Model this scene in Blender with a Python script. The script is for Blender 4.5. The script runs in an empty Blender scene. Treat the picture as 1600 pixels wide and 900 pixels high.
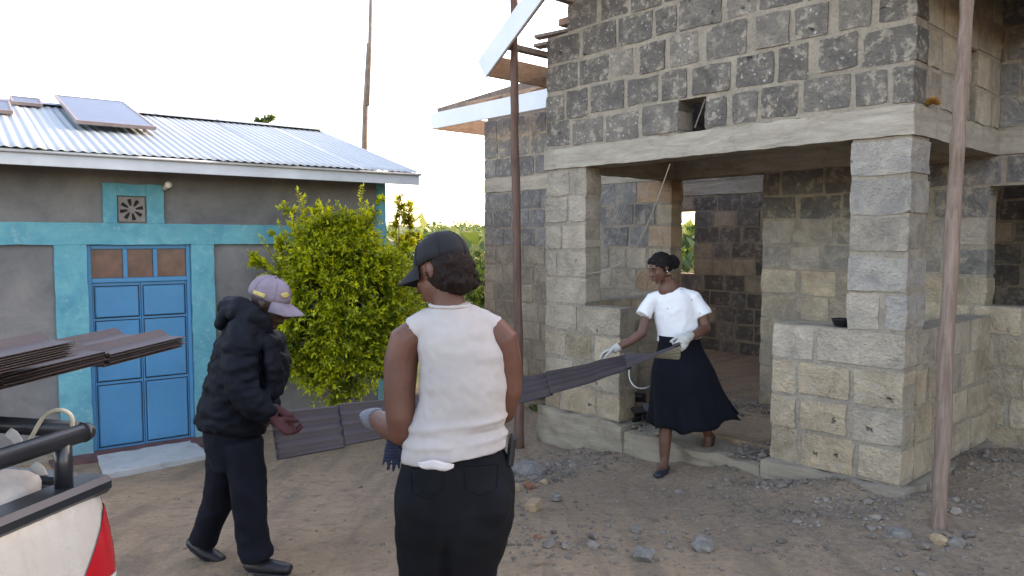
import bpy, bmesh, math, random
from mathutils import Vector, Matrix, noise
R = math.radians
scene = bpy.context.scene
COL = scene.collection

# ------------------------------------------------------------------ camera
F = 1160.0; HOR = 376.0; CAMH = 1.62
PITCH = math.atan((450 - HOR) / F)
cam_d = bpy.data.cameras.new('camera'); cam_d.sensor_width = 36.0
cam_d.lens = F / 1600 * 36; cam_d.clip_start = 0.05; cam_d.clip_end = 6000
cam = bpy.data.objects.new('camera', cam_d); COL.objects.link(cam)
cam.location = (0, 0, CAMH); cam.rotation_euler = (math.pi / 2 - PITCH, 0, 0)
scene.camera = cam
# ------------------------------------------------------------------ world, sun, exposure
SUN_AZ, SUN_EL = R(56), R(20)
w = bpy.data.worlds.new('World'); scene.world = w; w.use_nodes = True
nt = w.node_tree; bg = nt.nodes['Background']
sky = nt.nodes.new('ShaderNodeTexSky'); sky.sky_type = 'NISHITA'; sky.sun_disc = False
sky.sun_elevation = SUN_EL; sky.sun_rotation = SUN_AZ
sky.air_density = 1.0; sky.dust_density = 5.0; sky.ozone_density = 1.0; sky.altitude = 1200
nt.links.new(sky.outputs[0], bg.inputs[0]); bg.inputs[1].default_value = 0.15
sd = Vector((math.sin(SUN_AZ) * math.cos(SUN_EL), math.cos(SUN_AZ) * math.cos(SUN_EL), math.sin(SUN_EL)))
sl = bpy.data.lights.new('sun', 'SUN'); sl.energy = 0.7; sl.angle = R(10); sl.color = (1.0, 0.86, 0.68)
so = bpy.data.objects.new('sun', sl); COL.objects.link(so)
so.rotation_euler = (-sd).to_track_quat('-Z', 'Y').to_euler(); so.location = sd * 30
vs = scene.view_settings; vs.view_transform = 'Standard'; vs.look = 'None'; vs.exposure = 3.0; vs.gamma = 1.0
vs.use_curve_mapping = False
vs.use_white_balance = True; vs.white_balance_temperature = 8500; vs.white_balance_tint = 20
scene.render.engine = 'CYCLES'
scene.cycles.max_bounces = 6; scene.cycles.diffuse_bounces = 3; scene.cycles.glossy_bounces = 2; scene.cycles.transmission_bounces = 3
scene.cycles.caustics_reflective = False; scene.cycles.caustics_refractive = False

# ------------------------------------------------------------------ helpers
def at(u, v, Y):
    a = (u - 800) / F; b = (450 - v) / F
    sp, cp = math.sin(PITCH), math.cos(PITCH)
    y = cp + b * sp; z = -sp + b * cp
    k = Y / y
    return Vector((a * k, Y, CAMH + z * k))
def ss(t):
    t = min(1, max(0, t)); return t * t * (3 - 2 * t)
def ground_z(x, y):
    z = -0.30 * ss((y - 3.3) / 3.4) * ss((3.3 - x) / 3.0)
    r = math.hypot(x, y)
    if y > 9: z -= 0.07 * min(y - 9, 80)
    if r > 150: z += (r - 150) * 0.022 + 4 * ss((r - 300) / 500)
    return z
def on_ground(u, v):
    Y = 5.0
    for _ in range(30):
        p = at(u, v, Y); g = ground_z(p.x, p.y)
        d = CAMH - p.z
        if d <= 0: Y = 50; continue
        Y = Y * 0.4 + 0.6 * (Y * (CAMH - g) / d)
    p = at(u, v, Y); p.z = ground_z(p.x, p.y); return p

class MB:
    def __init__(s): s.v = []; s.f = []; s.m = []
    def add(s, vs, fs, mi=0):
        o = len(s.v); s.v += [Vector(p) for p in vs]
        s.f += [tuple(i + o for i in f) for f in fs]; s.m += [mi] * len(fs); return s
    def box(s, x0, x1, y0, y1, z0, z1, mi=0, mat=None):
        vs = [Vector((x, y, z)) for z in (z0, z1) for y in (y0, y1) for x in (x0, x1)]
        if mat is not None: vs = [mat @ p for p in vs]
        return s.add(vs, [(0,2,3,1),(4,5,7,6),(0,1,5,4),(2,6,7,3),(0,4,6,2),(1,3,7,5)], mi)
    def cbox(s, x0, x1, y0, y1, z0, z1, c=0.008, jit=0.0, rnd=None, mi=0, mat=None):
        """chamfered box, 24 verts"""
        vs = []; idx = {}
        for iz, z in enumerate((z0, z1)):
            for iy, y in enumerate((y0, y1)):
                for ix, x in enumerate((x0, x1)):
                    sx, sy, sz = (1 - 2*ix), (1 - 2*iy), (1 - 2*iz)
                    jx = (rnd.uniform(-jit, jit) if jit else 0); jz = (rnd.uniform(-jit, jit) if jit else 0)
                    for a in range(3):
                        k = c * (1 + (rnd.uniform(-.6, 1.6) if jit else 0))
                        p = Vector((x + sx*(0 if a == 0 else k) + jx, y + sy*(0 if a == 1 else k) , z + sz*(0 if a == 2 else k) + jz))
                        idx[(ix,iy,iz,a)] = len(vs); vs.append(p)
        fs = []
        def q(*ks): fs.append(tuple(idx[k] for k in ks))
        for i in (0,1):
            q((i,0,0,0),(i,1,0,0),(i,1,1,0),(i,0,1,0)); q((0,i,0,1),(1,i,0,1),(1,i,1,1),(0,i,1,1)); q((0,0,i,2),(1,0,i,2),(1,1,i,2),(0,1,i,2))
        for i in (0,1):
            for j in (0,1):
                q((i,j,0,0),(i,j,1,0),(i,j,1,1),(i,j,0,1)); q((i,0,j,0),(i,1,j,0),(i,1,j,2),(i,0,j,2)); q((0,i,j,1),(1,i,j,1),(1,i,j,2),(0,i,j,2))
                for k in (0,1): q((i,j,k,0),(i,j,k,1),(i,j,k,2))
        if mat is not None: vs = [mat @ p for p in vs]
        return s.add(vs, fs, mi)
    def stone(s, ax, p0, p1, b0, b1, z0, z1, r):
        '''hand-cut block: irregular twelve-sided outline, 44 triangles'''
        W_, H_ = p1-p0, z1-z0; j = lambda a: r.uniform(-a, a); c = lambda: r.uniform(.003, .017)
        o = []
        for (x, z, sx, sz, first) in ((p0, z0, 1, 1, 0), (p1, z0, -1, 1, 1), (p1, z1, -1, -1, 0), (p0, z1, 1, -1, 1)):
            a, b = (x + sx*j(.007), z + sz*c()), (x + sx*c(), z + sz*j(.007))
            o += [a, b] if first == 0 else [b, a]
            if first == 0: o.append((x + sx*W_*r.uniform(.35, .65), z + j(.011)))
            else: o.append((x + j(.009), z + sz*H_*r.uniform(.35, .65)))
        k = len(o); cx, cz = (p0+p1)/2, (z0+z1)/2; vs = []
        for b, sg in ((b0, -1), (b1, 1)):
            for (x, z) in o:
                q = (x + (cx-x)*.012, b + sg*j(.003), z + (cz-z)*.02)
                vs.append(Vector(q) if ax == 0 else Vector((q[1], q[0], q[2])))
        fs = [tuple(range(k)), tuple(range(2*k-1, k-1, -1))] + [(i, k+i, k+(i+1) % k, (i+1) % k) for i in range(k)]
        return s.add(vs, fs)
    def tube(s, pts, rad, n=10, mi=0, lat=None, cap=True, round_end=False):
        pts = [Vector(p) for p in pts]; k = len(pts)
        rad = [rad] * k if not isinstance(rad, (list, tuple)) else list(rad)
        if round_end:
            def ext(p, q, r):
                d = (p - q).normalized(); r0 = r if not isinstance(r, tuple) else min(r)
                sc = lambda r, f: tuple(a*f for a in r) if isinstance(r, tuple) else r*f
                return [(p + d*r0*.5, sc(r, .84)), (p + d*r0*.85, sc(r, .5)), (p + d*r0*.98, sc(r, .15))]
            a = ext(pts[0], pts[1], rad[0]); b = ext(pts[-1], pts[-2], rad[-1])
            pts = [x[0] for x in reversed(a)] + pts + [x[0] for x in b]
            rad = [x[1] for x in reversed(a)] + rad + [x[1] for x in b]; k = len(pts)
        vs = []; prev = None
        for i in range(k):
            t = (pts[min(i+1, k-1)] - pts[max(i-1, 0)]).normalized()
            if lat is not None:
                L = Vector(lat[i] if isinstance(lat, list) else lat); a = (L - t * L.dot(t))
                if a.length < 1e-4: a = t.orthogonal()
                a.normalize()
            elif prev is None: a = t.orthogonal().normalized()
            else:
                a = prev - t * prev.dot(t); a.normalize()
            prev = a; b = t.cross(a)
            r = rad[i]; ra, rb = r if isinstance(r, tuple) else (r, r)
            for j in range(n):
                th = 2*math.pi*j/n
                vs.append(pts[i] + a*ra*math.cos(th) + b*rb*math.sin(th))
        fs = [(i*n+j, i*n+(j+1)%n, (i+1)*n+(j+1)%n, (i+1)*n+j) for i in range(k-1) for j in range(n)]
        if cap: fs += [tuple(reversed(range(n))), tuple(range((k-1)*n, k*n))]
        return s.add(vs, fs, mi)
    def ball(s, c, r, nu=14, nv=9, mi=0, rot=None):
        c = Vector(c); r = r if isinstance(r, (tuple, list)) else (r, r, r); vs = []
        for i in range(nv+1):
            ph = math.pi*i/nv
            for j in range(nu):
                th = 2*math.pi*j/nu
                p = Vector((r[0]*math.sin(ph)*math.cos(th), r[1]*math.sin(ph)*math.sin(th), r[2]*math.cos(ph)))
                if rot is not None: p = rot @ p
                vs.append(c + p)
        fs = [(i*nu+j, (i+1)*nu+j, (i+1)*nu+(j+1)%nu, i*nu+(j+1)%nu) for i in range(nv) for j in range(nu)]
        return s.add(vs, fs, mi)
    def mesh(s, name, mats, smooth=False, clean=True):
        me = bpy.data.meshes.new(name); me.from_pydata([tuple(p) for p in s.v], [], s.f)
        for m in (mats if isinstance(mats, (list, tuple)) else [mats]): me.materials.append(m)
        me.polygons.foreach_set('material_index', s.m)
        if clean:
            bm = bmesh.new(); bm.from_mesh(me)
            bmesh.ops.remove_doubles(bm, verts=bm.verts, dist=1e-5)
            bmesh.ops.recalc_face_normals(bm, faces=bm.faces); bm.to_mesh(me); bm.free()
        me.polygons.foreach_set('use_smooth', [smooth]*len(me.polygons)); me.update()
        return me
    def build(s, name, mats, parent=None, smooth=False, clean=True):
        return obj(name, s.mesh(name, mats, smooth, clean), parent)
def obj(name, me, parent=None, loc=None, rot=None):
    o = bpy.data.objects.new(name, me); COL.objects.link(o)
    if parent: o.parent = parent
    if loc: o.location = loc
    if rot: o.rotation_euler = rot
    return o
def tag(o, label, cat, group=None):
    o['label'] = label; o['category'] = cat
    if group: o['group'] = group
    return o
def thing(name, label, cat, loc=(0,0,0), rz=0, group=None):
    o = bpy.data.objects.new(name, None); COL.objects.link(o); o.empty_display_size = .1
    o.location = loc; o.rotation_euler = (0, 0, rz); return tag(o, label, cat, group)
def remesh(name, mb, mat, parent=None, voxel=.008, smooth=4, disp=None, off=None):
    """union of overlapping closed shapes -> one continuous skin"""
    me = mb.mesh(name, mat)
    t = bpy.data.objects.new('tmp', me); COL.objects.link(t)
    m = t.modifiers.new('r', 'REMESH'); m.mode = 'VOXEL'; m.voxel_size = voxel; m.use_smooth_shade = True
    if smooth:
        m = t.modifiers.new('s', 'SMOOTH'); m.factor = .5; m.iterations = smooth
    dg = bpy.context.evaluated_depsgraph_get(); dg.update()
    me2 = bpy.data.meshes.new_from_object(t.evaluated_get(dg)); me2.name = name
    bpy.data.objects.remove(t); bpy.data.meshes.remove(me)
    me2.materials.clear(); me2.materials.append(mat)
    if disp:
        nr = [v.normal.copy() for v in me2.vertices]
        for v, n in zip(me2.vertices, nr): v.co += n * disp(v.co, n)
    me2.polygons.foreach_set('use_smooth', [True]*len(me2.polygons)); me2.update()
    return obj(name, me2, parent)

# ------------------------------------------------------------------ materials
class NT:
    def __init__(s, name):
        s.m = bpy.data.materials.new(name); s.m.use_nodes = True; s.t = s.m.node_tree
        s.b = s.t.nodes['Principled BSDF']; s.out = s.t.nodes['Material Output']
    def n(s, typ, **kw):
        o = s.t.nodes.new(typ)
        for k, v in kw.items():
            if k.startswith('i_'):
                key = k[2:]; key = int(key) if key.isdigit() else key.replace('_', ' ')
                s.put(o.inputs[key], v)
            else: setattr(o, k, v)
        return o
    def put(s, inp, v):
        if hasattr(v, 'bl_idname') or isinstance(v, bpy.types.NodeSocket):
            s.t.links.new(v if isinstance(v, bpy.types.NodeSocket) else v.outputs[0], inp)
        else:
            if isinstance(v, (tuple, list)) and len(v) == 3 and inp.type == 'RGBA': v = (*v, 1)
            inp.default_value = v
    def coord(s, kind='Object'): return s.n('ShaderNodeTexCoord').outputs[kind]
    def noise(s, vec, scale, detail=4, rough=.6, dist=0):
        return s.n('ShaderNodeTexNoise', i_Vector=vec, i_Scale=scale, i_Detail=detail, i_Roughness=rough, i_Distortion=dist).outputs['Fac']
    def ramp(s, fac, a, b, ca=(0,0,0), cb=(1,1,1)):
        r = s.n('ShaderNodeValToRGB', i_Fac=fac); e = r.color_ramp.elements
        e[0].position = a; e[1].position = b; e[0].color = (*ca, 1); e[1].color = (*cb, 1); return r.outputs[0]
    def mix(s, fac, a, b, mode='MIX'):
        m = s.n('ShaderNodeMix', data_type='RGBA', blend_type=mode)
        s.put(m.inputs[0], fac); s.put(m.inputs[6], a); s.put(m.inputs[7], b); return m.outputs[2]
    def math(s, op, a, b=0.0):
        m = s.n('ShaderNodeMath', operation=op); s.put(m.inputs[0], a); s.put(m.inputs[1], b); return m.outputs[0]
    def scale(s, vec, sc):
        return s.n('ShaderNodeMapping', i_Vector=vec, i_Scale=sc).outputs[0]
    def bump(s, h, strength=.5, dist=.01, prev=None):
        b = s.n('ShaderNodeBump', i_Height=h, i_Strength=strength, i_Distance=dist)
        if prev is not None: s.put(b.inputs['Normal'], prev)
        return b.outputs[0]
    def done(s, col=None, rough=None, normal=None, metal=None, spec=None):
        if col is not None: s.put(s.b.inputs['Base Color'], col)
        if rough is not None: s.put(s.b.inputs['Roughness'], rough)
        if normal is not None: s.put(s.b.inputs['Normal'], normal)
        if metal is not None: s.put(s.b.inputs['Metallic'], metal)
        if spec is not None: s.put(s.b.inputs['Specular IOR Level'], spec)
        return s.m
def plain(name, col, rough=.7, var=.15, scale=8, bump=.2, bscale=60, bdist=.003, metal=0, spec=.4):
    k = NT(name); c = k.coord()
    n1 = k.noise(c, scale, 5); n2 = k.noise(c, bscale, 4)
    lo = tuple(x*(1-var) for x in col); hi = tuple(min(1, x*(1+var)) for x in col)
    return k.done(k.ramp(n1, .3, .7, lo, hi), rough, k.bump(n2, bump, bdist), metal, spec)
M = {}
def ground_mat():
    k = NT('dirt'); c = k.coord()
    big = k.noise(c, .55, 4, .6, .4); mid = k.noise(c, 3.2, 6, .68, .3); fine = k.noise(c, 26, 6, .75)
    pat = k.noise(c, 9, 5, .7)
    col = k.mix(k.ramp(big, .36, .64), (.36, .24, .146), (.295, .207, .138))
    col = k.mix(k.ramp(mid, .35, .72), col, (.44, .305, .19))
    trk_ = k.noise(k.n('ShaderNodeMapping', i_Vector=c, i_Rotation=(0, 0, .55), i_Scale=(3.2, .45, 1)).outputs[0], 1.3, 4, .6, .6)
    col = k.mix(k.math('MULTIPLY', k.ramp(trk_, .5, .64), .6), col, (.19, .138, .096))
    col = k.mix(k.ramp(pat, .52, .75), col, (.17, .13, .098))
    col = k.mix(k.ramp(fine, .35, .75), k.mix(.4, col, (.09, .075, .06)), col)
    # grey rubble dust close to the walls (east part), paler dust on the right
    sx = k.n('ShaderNodeSeparateXYZ', i_Vector=c)
    e = k.math('ADD', k.math('MULTIPLY', sx.outputs[0], .74), k.math('MULTIPLY', sx.outputs[1], .67))
    e = k.math('ADD', e, k.math('MULTIPLY', mid, 2.2))
    f = k.ramp(k.math('MULTIPLY', k.math('SUBTRACT', e, 3.9), .8), .0, 1)
    col = k.mix(k.math('MULTIPLY', f, .62), col, k.mix(k.ramp(fine, .35, .7), (.125, .092, .065), (.285, .225, .165)))
    v = k.n('ShaderNodeTexVoronoi', i_Vector=c, i_Scale=34.0)
    spk = k.math('MULTIPLY', k.ramp(v.outputs['Distance'], .05, .16, (1,1,1), (0,0,0)), k.ramp(pat, .45, .6))
    col = k.mix(k.math('MULTIPLY', spk, .7), col, (.33, .3, .27))
    # vegetation cover of the far slope
    far = k.ramp(k.math('MULTIPLY', k.math('SUBTRACT', k.math('ADD', sx.outputs[1], k.math('MULTIPLY', mid, 2.)), 10.2), .6), 0, 1)
    col = k.mix(far, col, k.ramp(mid, .3, .7, (.03, .055, .015), (.09, .12, .035)))
    b = k.bump(mid, .6, .04); b = k.bump(fine, .9, .016, b); b = k.bump(spk, .5, .01, b)
    return k.done(col, .95, b, spec=.2)
def block_mat():
    k = NT('quarry_stone'); c = k.n('ShaderNodeTexCoord').outputs['Object']
    base = k.n('ShaderNodeAttribute', attribute_name='col')
    par = k.n('ShaderNodeAttribute', attribute_name='par')   # r spots, g random, b tooling
    sp = k.n('ShaderNodeSeparateColor', i_Color=par.outputs['Color'])
    n1 = k.noise(c, 5, 4, .7, .5); n2 = k.noise(c, 38, 3, .75); n3 = k.noise(c, 14, 3, .7)
    col = k.mix(k.ramp(n1, .3, .72), k.mix(1.0, base.outputs['Color'], (.66, .66, .68), 'MULTIPLY'), k.mix(1.0, base.outputs['Color'], (1.28, 1.25, 1.2), 'MULTIPLY'))
    col = k.mix(k.math('MULTIPLY', k.ramp(n2, .52, .78), .55), col, k.mix(1.0, base.outputs['Color'], (.45, .44, .43), 'MULTIPLY'))
    # mortar smeared over the stones
    sm = k.math('MULTIPLY', k.ramp(n3, .5, .6), k.ramp(n1, .42, .56))
    col = k.mix(k.math('MULTIPLY', sm, .8), col, (.315, .272, .215))
    v = k.n('ShaderNodeTexVoronoi', i_Vector=k.n('ShaderNodeVectorMath', operation='ADD', i_0=c, i_1=k.n('ShaderNodeCombineXYZ', i_X=k.math('MULTIPLY', n3, .05), i_Y=0.0, i_Z=k.math('MULTIPLY', n1, .08)).outputs[0]).outputs[0], i_Scale=22.0)
    keep = k.math('GREATER_THAN', k.n('ShaderNodeSeparateColor', i_Color=v.outputs['Color']).outputs[0], .55)
    spot = k.math('MULTIPLY', k.math('MULTIPLY', k.ramp(v.outputs['Distance'], .12, .26, (1,1,1), (0,0,0)), keep), sp.outputs[0])
    col = k.mix(k.math('MULTIPLY', spot, .85), col, (.46, .45, .43))
    pit = k.n('ShaderNodeTexVoronoi', i_Vector=k.n('ShaderNodeVectorMath', operation='ADD', i_0=c, i_1=k.n('ShaderNodeCombineXYZ', i_X=k.math('MULTIPLY', n3, .12), i_Y=0.0, i_Z=k.math('MULTIPLY', n1, .12)).outputs[0]).outputs[0], i_Scale=11.0)
    pk = k.math('GREATER_THAN', k.n('ShaderNodeSeparateColor', i_Color=pit.outputs['Color']).outputs[1], .955)
    pits = k.math('MULTIPLY', k.ramp(pit.outputs['Distance'], .05, .22, (1,1,1), (0,0,0)), pk)
    col = k.mix(k.math('MULTIPLY', pits, .8), col, (.05, .047, .045))
    wv = k.n('ShaderNodeTexWave', wave_type='RINGS', rings_direction='Y', i_Vector=c, i_Scale=9.0, i_Distortion=2.0, i_Detail=2.0)
    b = k.bump(n1, .9, .035); b = k.bump(n2, 1.0, .018, b); b = k.bump(k.math('SUBTRACT', 1.0, pits), .8, .02, b)
    b = k.bump(k.math('MULTIPLY', wv.outputs['Fac'], sp.outputs[2]), .6, .012, b)
    return k.done(col, .95, b, spec=.15)
def mortar_mat():
    k = NT('mortar'); c = k.coord(); n1 = k.noise(c, 6, 5, .7, .3); n2 = k.noise(c, 45, 6, .75)
    col = k.ramp(n1, .3, .7, (.205, .174, .136), (.34, .293, .228))
    col = k.mix(k.ramp(n2, .5, .75), col, (.13, .12, .11))
    b = k.bump(n1, .7, .025); b = k.bump(n2, .8, .012, b); return k.done(col, .95, b, spec=.15)
def concrete_mat(name, a, b_, streak=True):
    k = NT(name); c = k.coord(); n1 = k.noise(k.scale(c, (1.2, 1.2, 7)), 2.4, 6, .7, .4); n2 = k.noise(c, 40, 6, .72); n3 = k.noise(c, 7, 5, .7)
    col = k.ramp(n1, .3, .7, a, b_); col = k.mix(k.math('MULTIPLY', k.ramp(n3, .55, .75), .6), col, tuple(x*.5 for x in a))
    b = k.bump(n1, .6, .02); b = k.bump(n2, .6, .008, b); return k.done(col, .93, b, spec=.15)
def plaster_mat(name, a, b_, stain=(.1,.09,.08)):
    k = NT(name); c = k.coord(); n1 = k.noise(c, 1.6, 6, .65, .6); n2 = k.noise(c, 9, 6, .7); n3 = k.noise(c, 70, 4)
    col = k.ramp(n1, .32, .68, a, b_); col = k.mix(k.math('MULTIPLY', k.ramp(n2, .5, .8), .5), col, stain)
    b = k.bump(n2, .35, .012); b = k.bump(n3, .3, .003, b); return k.done(col, .9, b, spec=.2)
def teal_mat():
    k = NT('teal_paint'); c = k.coord(); n1 = k.noise(c, 3, 6, .7, .8); n2 = k.noise(c, 16, 6, .7); n3 = k.noise(c, 60, 4)
    col = k.ramp(n1, .3, .7, (.045, .235, .31), (.115, .37, .4)); col = k.mix(k.math('MULTIPLY', k.ramp(n2, .55, .72), .6), col, (.26, .42, .41))
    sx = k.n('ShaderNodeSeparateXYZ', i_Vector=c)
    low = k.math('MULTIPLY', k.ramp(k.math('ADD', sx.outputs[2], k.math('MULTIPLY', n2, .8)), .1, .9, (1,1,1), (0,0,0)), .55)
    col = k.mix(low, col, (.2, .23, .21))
    b = k.bump(n2, .4, .012); b = k.bump(n3, .3, .003, b); return k.done(col, .8, b, spec=.25)
def corrugated_mat():
    k = NT('galvanised_iron'); c = k.coord(); n1 = k.noise(k.scale(c, (4, .6, 1)), 1.5, 5, .6); n2 = k.noise(c, 30, 5)
    col = k.ramp(n1, .3, .7, (.24, .285, .3), (.32, .365, .38)); col = k.mix(k.math('MULTIPLY', k.ramp(n2, .6, .8), .5), col, (.25, .22, .2))
    return k.done(col, k.ramp(n1, .3, .7, (.42,)*3, (.62,)*3), k.bump(n2, .1, .002), .12, .4)
def fabric(name, col, rough=.85, var=.2, wave=None, wscale=80, bump=.3, sheen=0, spec=.2):
    k = NT(name); c = k.coord(); n1 = k.noise(c, 7, 5, .6); n2 = k.noise(c, 220, 3)
    lo = tuple(x*(1-var) for x in col); hi = tuple(min(1, x*(1+var)) for x in col)
    cc = k.ramp(n1, .3, .7, lo, hi); b = k.bump(n2, bump, .002)
    if wave:
        wv = k.n('ShaderNodeTexWave', wave_type='BANDS', bands_direction=wave, i_Vector=c, i_Scale=wscale, i_Distortion=.6, i_Detail=1.0)
        b = k.bump(wv.outputs['Fac'], .5, .004, b); cc = k.mix(k.math('MULTIPLY', wv.outputs['Fac'], .16), cc, tuple(x*.6 for x in col))
    m = k.done(cc, rough, b, spec=spec)
    if sheen: k.b.inputs['Sheen Weight'].default_value = sheen
    return m
def skin(name, col):
    k = NT(name); c = k.coord(); n1 = k.noise(c, 9, 5); n2 = k.noise(c, 160, 3)
    m = k.done(k.ramp(n1, .3, .7, tuple(x*.8 for x in col), tuple(x*1.15 for x in col)), .55, k.bump(n2, .15, .001), spec=.35)
    k.b.inputs['Subsurface Weight'].default_value = .08; k.b.inputs['Subsurface Radius'].default_value = (.02, .008, .004); k.b.inputs['Subsurface Scale'].default_value = .3
    return m
def leaf_mat(name, a, b_, trans=.35):
    k = NT(name); at_ = k.n('ShaderNodeAttribute', attribute_name='rnd')
    col = k.ramp(at_.outputs['Fac'], 0, 1, a, b_)
    k.done(col, .45, spec=.35)
    tr = k.n('ShaderNodeBsdfTranslucent', i_Color=k.mix(1.0, col, (1.3, 1.25, .6), 'MULTIPLY'))
    mx = k.n('ShaderNodeMixShader', i_0=trans); k.t.links.new(k.b.outputs[0], mx.inputs[1]); k.t.links.new(tr.outputs[0], mx.inputs[2])
    k.t.links.new(mx.outputs[0], k.out.inputs[0]); return k.m
def wood_mat(name, a, b_, axis=(1, 1, .12), rough=.8):
    k = NT(name); c = k.coord(); n1 = k.noise(k.scale(c, tuple(40*x for x in axis)), 1, 5, .6, .5); n2 = k.noise(c, 5, 4)
    col = k.ramp(n1, .3, .7, a, b_); col = k.mix(k.math('MULTIPLY', k.ramp(n2, .5, .8), .5), col, tuple(x*.55 for x in a))
    return k.done(col, rough, k.bump(n1, .5, .006), spec=.25)
M['dirt'] = ground_mat(); M['block'] = block_mat(); M['mortar'] = mortar_mat()
M['beam'] = concrete_mat('beam_concrete', (.22, .19, .15), (.38, .34, .275))
M['plinth'] = concrete_mat('plinth_concrete', (.2, .168, .128), (.31, .265, .205))
M['slab'] = concrete_mat('pale_slab', (.36, .37, .36), (.46, .47, .45))
M['redfloor'] = plain('red_oxide', (.12, .05, .045), .7, .3)
M['plaster'] = plaster_mat('cement_plaster', (.118, .118, .12), (.215, .206, .192))
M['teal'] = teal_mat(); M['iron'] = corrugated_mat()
M['fascia_h'] = plain('fascia_metal', (.45, .48, .5), .5, .15, 3, .1)
k_ = NT('blue_gloss_paint'); c_ = k_.coord(); n_a = k_.noise(c_, 3.5, 5, .65, .5); n_b = k_.noise(k_.scale(c_, (1, 1, .35)), 22, 5, .7); n_c = k_.noise(c_, 90, 3)
cb = k_.ramp(n_a, .3, .7, (.022, .17, .32), (.034, .21, .375)); cb = k_.mix(k_.math('MULTIPLY', k_.ramp(n_b, .55, .75), .35), cb, (.10, .12, .13)); cb = k_.mix(k_.math('MULTIPLY', k_.ramp(n_b, .70, .76), .7), cb, (.07, .04, .03))
M['blue'] = k_.done(cb, k_.ramp(n_a, .3, .7, (.38,)*3, (.6,)*3), k_.bump(n_c, .1, .002), spec=.4)
M['pane'] = plain('brown_frosted_pane', (.1, .042, .03), .25, .45, 9, .1, 30, .002, 0, .6)
M['white_paint'] = plain('white_board_paint', (.52, .55, .58), .55, .05, 4, .1)
M['plank'] = wood_mat('sawn_plank', (.2, .125, .085), (.3, .2, .135), (.3, .3, 1))
M['oldwood'] = wood_mat('old_timber', (.13, .1, .085), (.24, .19, .155))
M['polewood'] = wood_mat('pole_timber', (.13, .085, .062), (.24, .175, .14), (1.2, 1.2, .08))
M['redpole'] = wood_mat('red_pole_timber', (.085, .047, .036), (.15, .09, .07), (1.2, 1.2, .08))
M['vent'] = plain('vent_concrete', (.22, .19, .17), .9, .2); M['dark'] = plain('dark_hollow', (.015, .014, .013), .9, .2)  # near-black colour painted where holes and gaps would be in shade
M['bulb'] = plain('bulb_glass', (.75, .72, .62), .25, .03, 3, 0); M['fitting'] = plain('lamp_fitting', (.35, .33, .3), .5, .1)
M['panel'] = plain('solar_cells', (.055, .075, .12), .38, .15, 6, 0, spec=.8); M['panelframe'] = plain('panel_frame', (.22, .175, .165), .5, .15)
M['rock'] = plain('grey_rock', (.165, .15, .133), .95, .35, 14, .8, 40, .01); M['rock_tan'] = plain('tan_rock', (.33, .23, .14), .95, .25, 14, .8, 40, .01)
M['brickbit'] = plain('red_brick_bit', (.24, .11, .07), .95, .25, 14, .7, 40, .01)
M['pebble'] = plain('pebble', (.16, .135, .11), .95, .5, 3, .4, 40, .006)
# ------------------------------------------------------------------ ground sheet
def axis(lo, hi, step, far, grow=1.22):
    a = [lo + i*step for i in range(int(round((hi-lo)/step))+1)]
    s, v = step, a[-1]
    while v < far: s *= grow; v += s; a.append(v)
    s, v = step, a[0]
    while v > -far: s *= grow; v -= s; a.insert(0, v)
    return a
def gz(x, y):
    z = ground_z(x, y)
    if abs(x) < 12 and -2 < y < 14:
        z += .012*noise.noise((x*1.3, y*1.3, 0)) + .012*noise.noise((x*4, y*4, 3)) + .006*noise.noise((x*13, y*13, 9))
        d = .742*x + .67*y - 4.89            # distance in front of the porch front (negative = courtyard)
        if -0.55 < d < 1.6 and x > .2: z += .075*ss(1-abs(d+.05)/.5)*(.6+.8*noise.noise((x*3, y*3, 7)))
        z += .16*ss(1 - math.hypot(x-3.55, y-5.05)/.75)*(.8+.4*noise.noise((x*5, y*5, 1)))
    elif math.hypot(x, y) > 60: z += 1.6*noise.noise((x*.012, y*.012, 5))
    return z
xs = axis(-5.5, 6.5, .06, 2500); ys = axis(.6, 9.6, .06, 2500)
gv = [(x, y, gz(x, y)) for y in ys for x in xs]; nx = len(xs)
gf = [(j*nx+i, j*nx+i+1, (j+1)*nx+i+1, (j+1)*nx+i) for j in range(len(ys)-1) for i in range(nx-1)]
me = bpy.data.meshes.new('ground'); me.from_pydata(gv, [], gf); me.materials.append(M['dirt'])
me.polygons.foreach_set('use_smooth', [True]*len(me.polygons))
o = obj('ground', me); o['kind'] = 'structure'

# ------------------------------------------------------------------ unfinished block building
B_O = Vector((2.45, 4.59, 0)); B_R = -R(47.9)
bld = thing('unfinished_block_house', 'unfinished grey stone block house with open porch and bare roof timbers', 'house', B_O, B_R)
BM = Matrix.Translation(B_O) @ Matrix.Rotation(B_R, 4, 'Z')
def to_img(p):
    d = Vector(p) - Vector((0, 0, CAMH)); sp, cp = math.sin(PITCH), math.cos(PITCH)
    dep = d.y*cp - d.z*sp; up = d.y*sp + d.z*cp
    if dep < .1: return None
    return 800 + F*d.x/dep, 450 - F*up/dep, dep
def lerp(a, b, t): return tuple(x+(y-x)*t for x, y in zip(a, b))
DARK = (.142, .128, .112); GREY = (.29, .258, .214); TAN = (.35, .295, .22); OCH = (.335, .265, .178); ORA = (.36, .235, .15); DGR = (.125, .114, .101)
bricks = []     # (wall parent, vertices builder args)
brnd = random.Random(11)
def zcol(z, rnd):
    """stone colour by course: ochre at the foot, grey above"""
    t = (z - .1) / 1.9
    if rnd.random() < .15: return lerp(TAN, GREY, rnd.random())
    if t < .35: c = lerp(OCH, TAN, rnd.random())
    elif t < .62: c = lerp(TAN, GREY, rnd.random()*.8)
    else: c = lerp(GREY, TAN, rnd.random()*.35)
    return c
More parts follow.
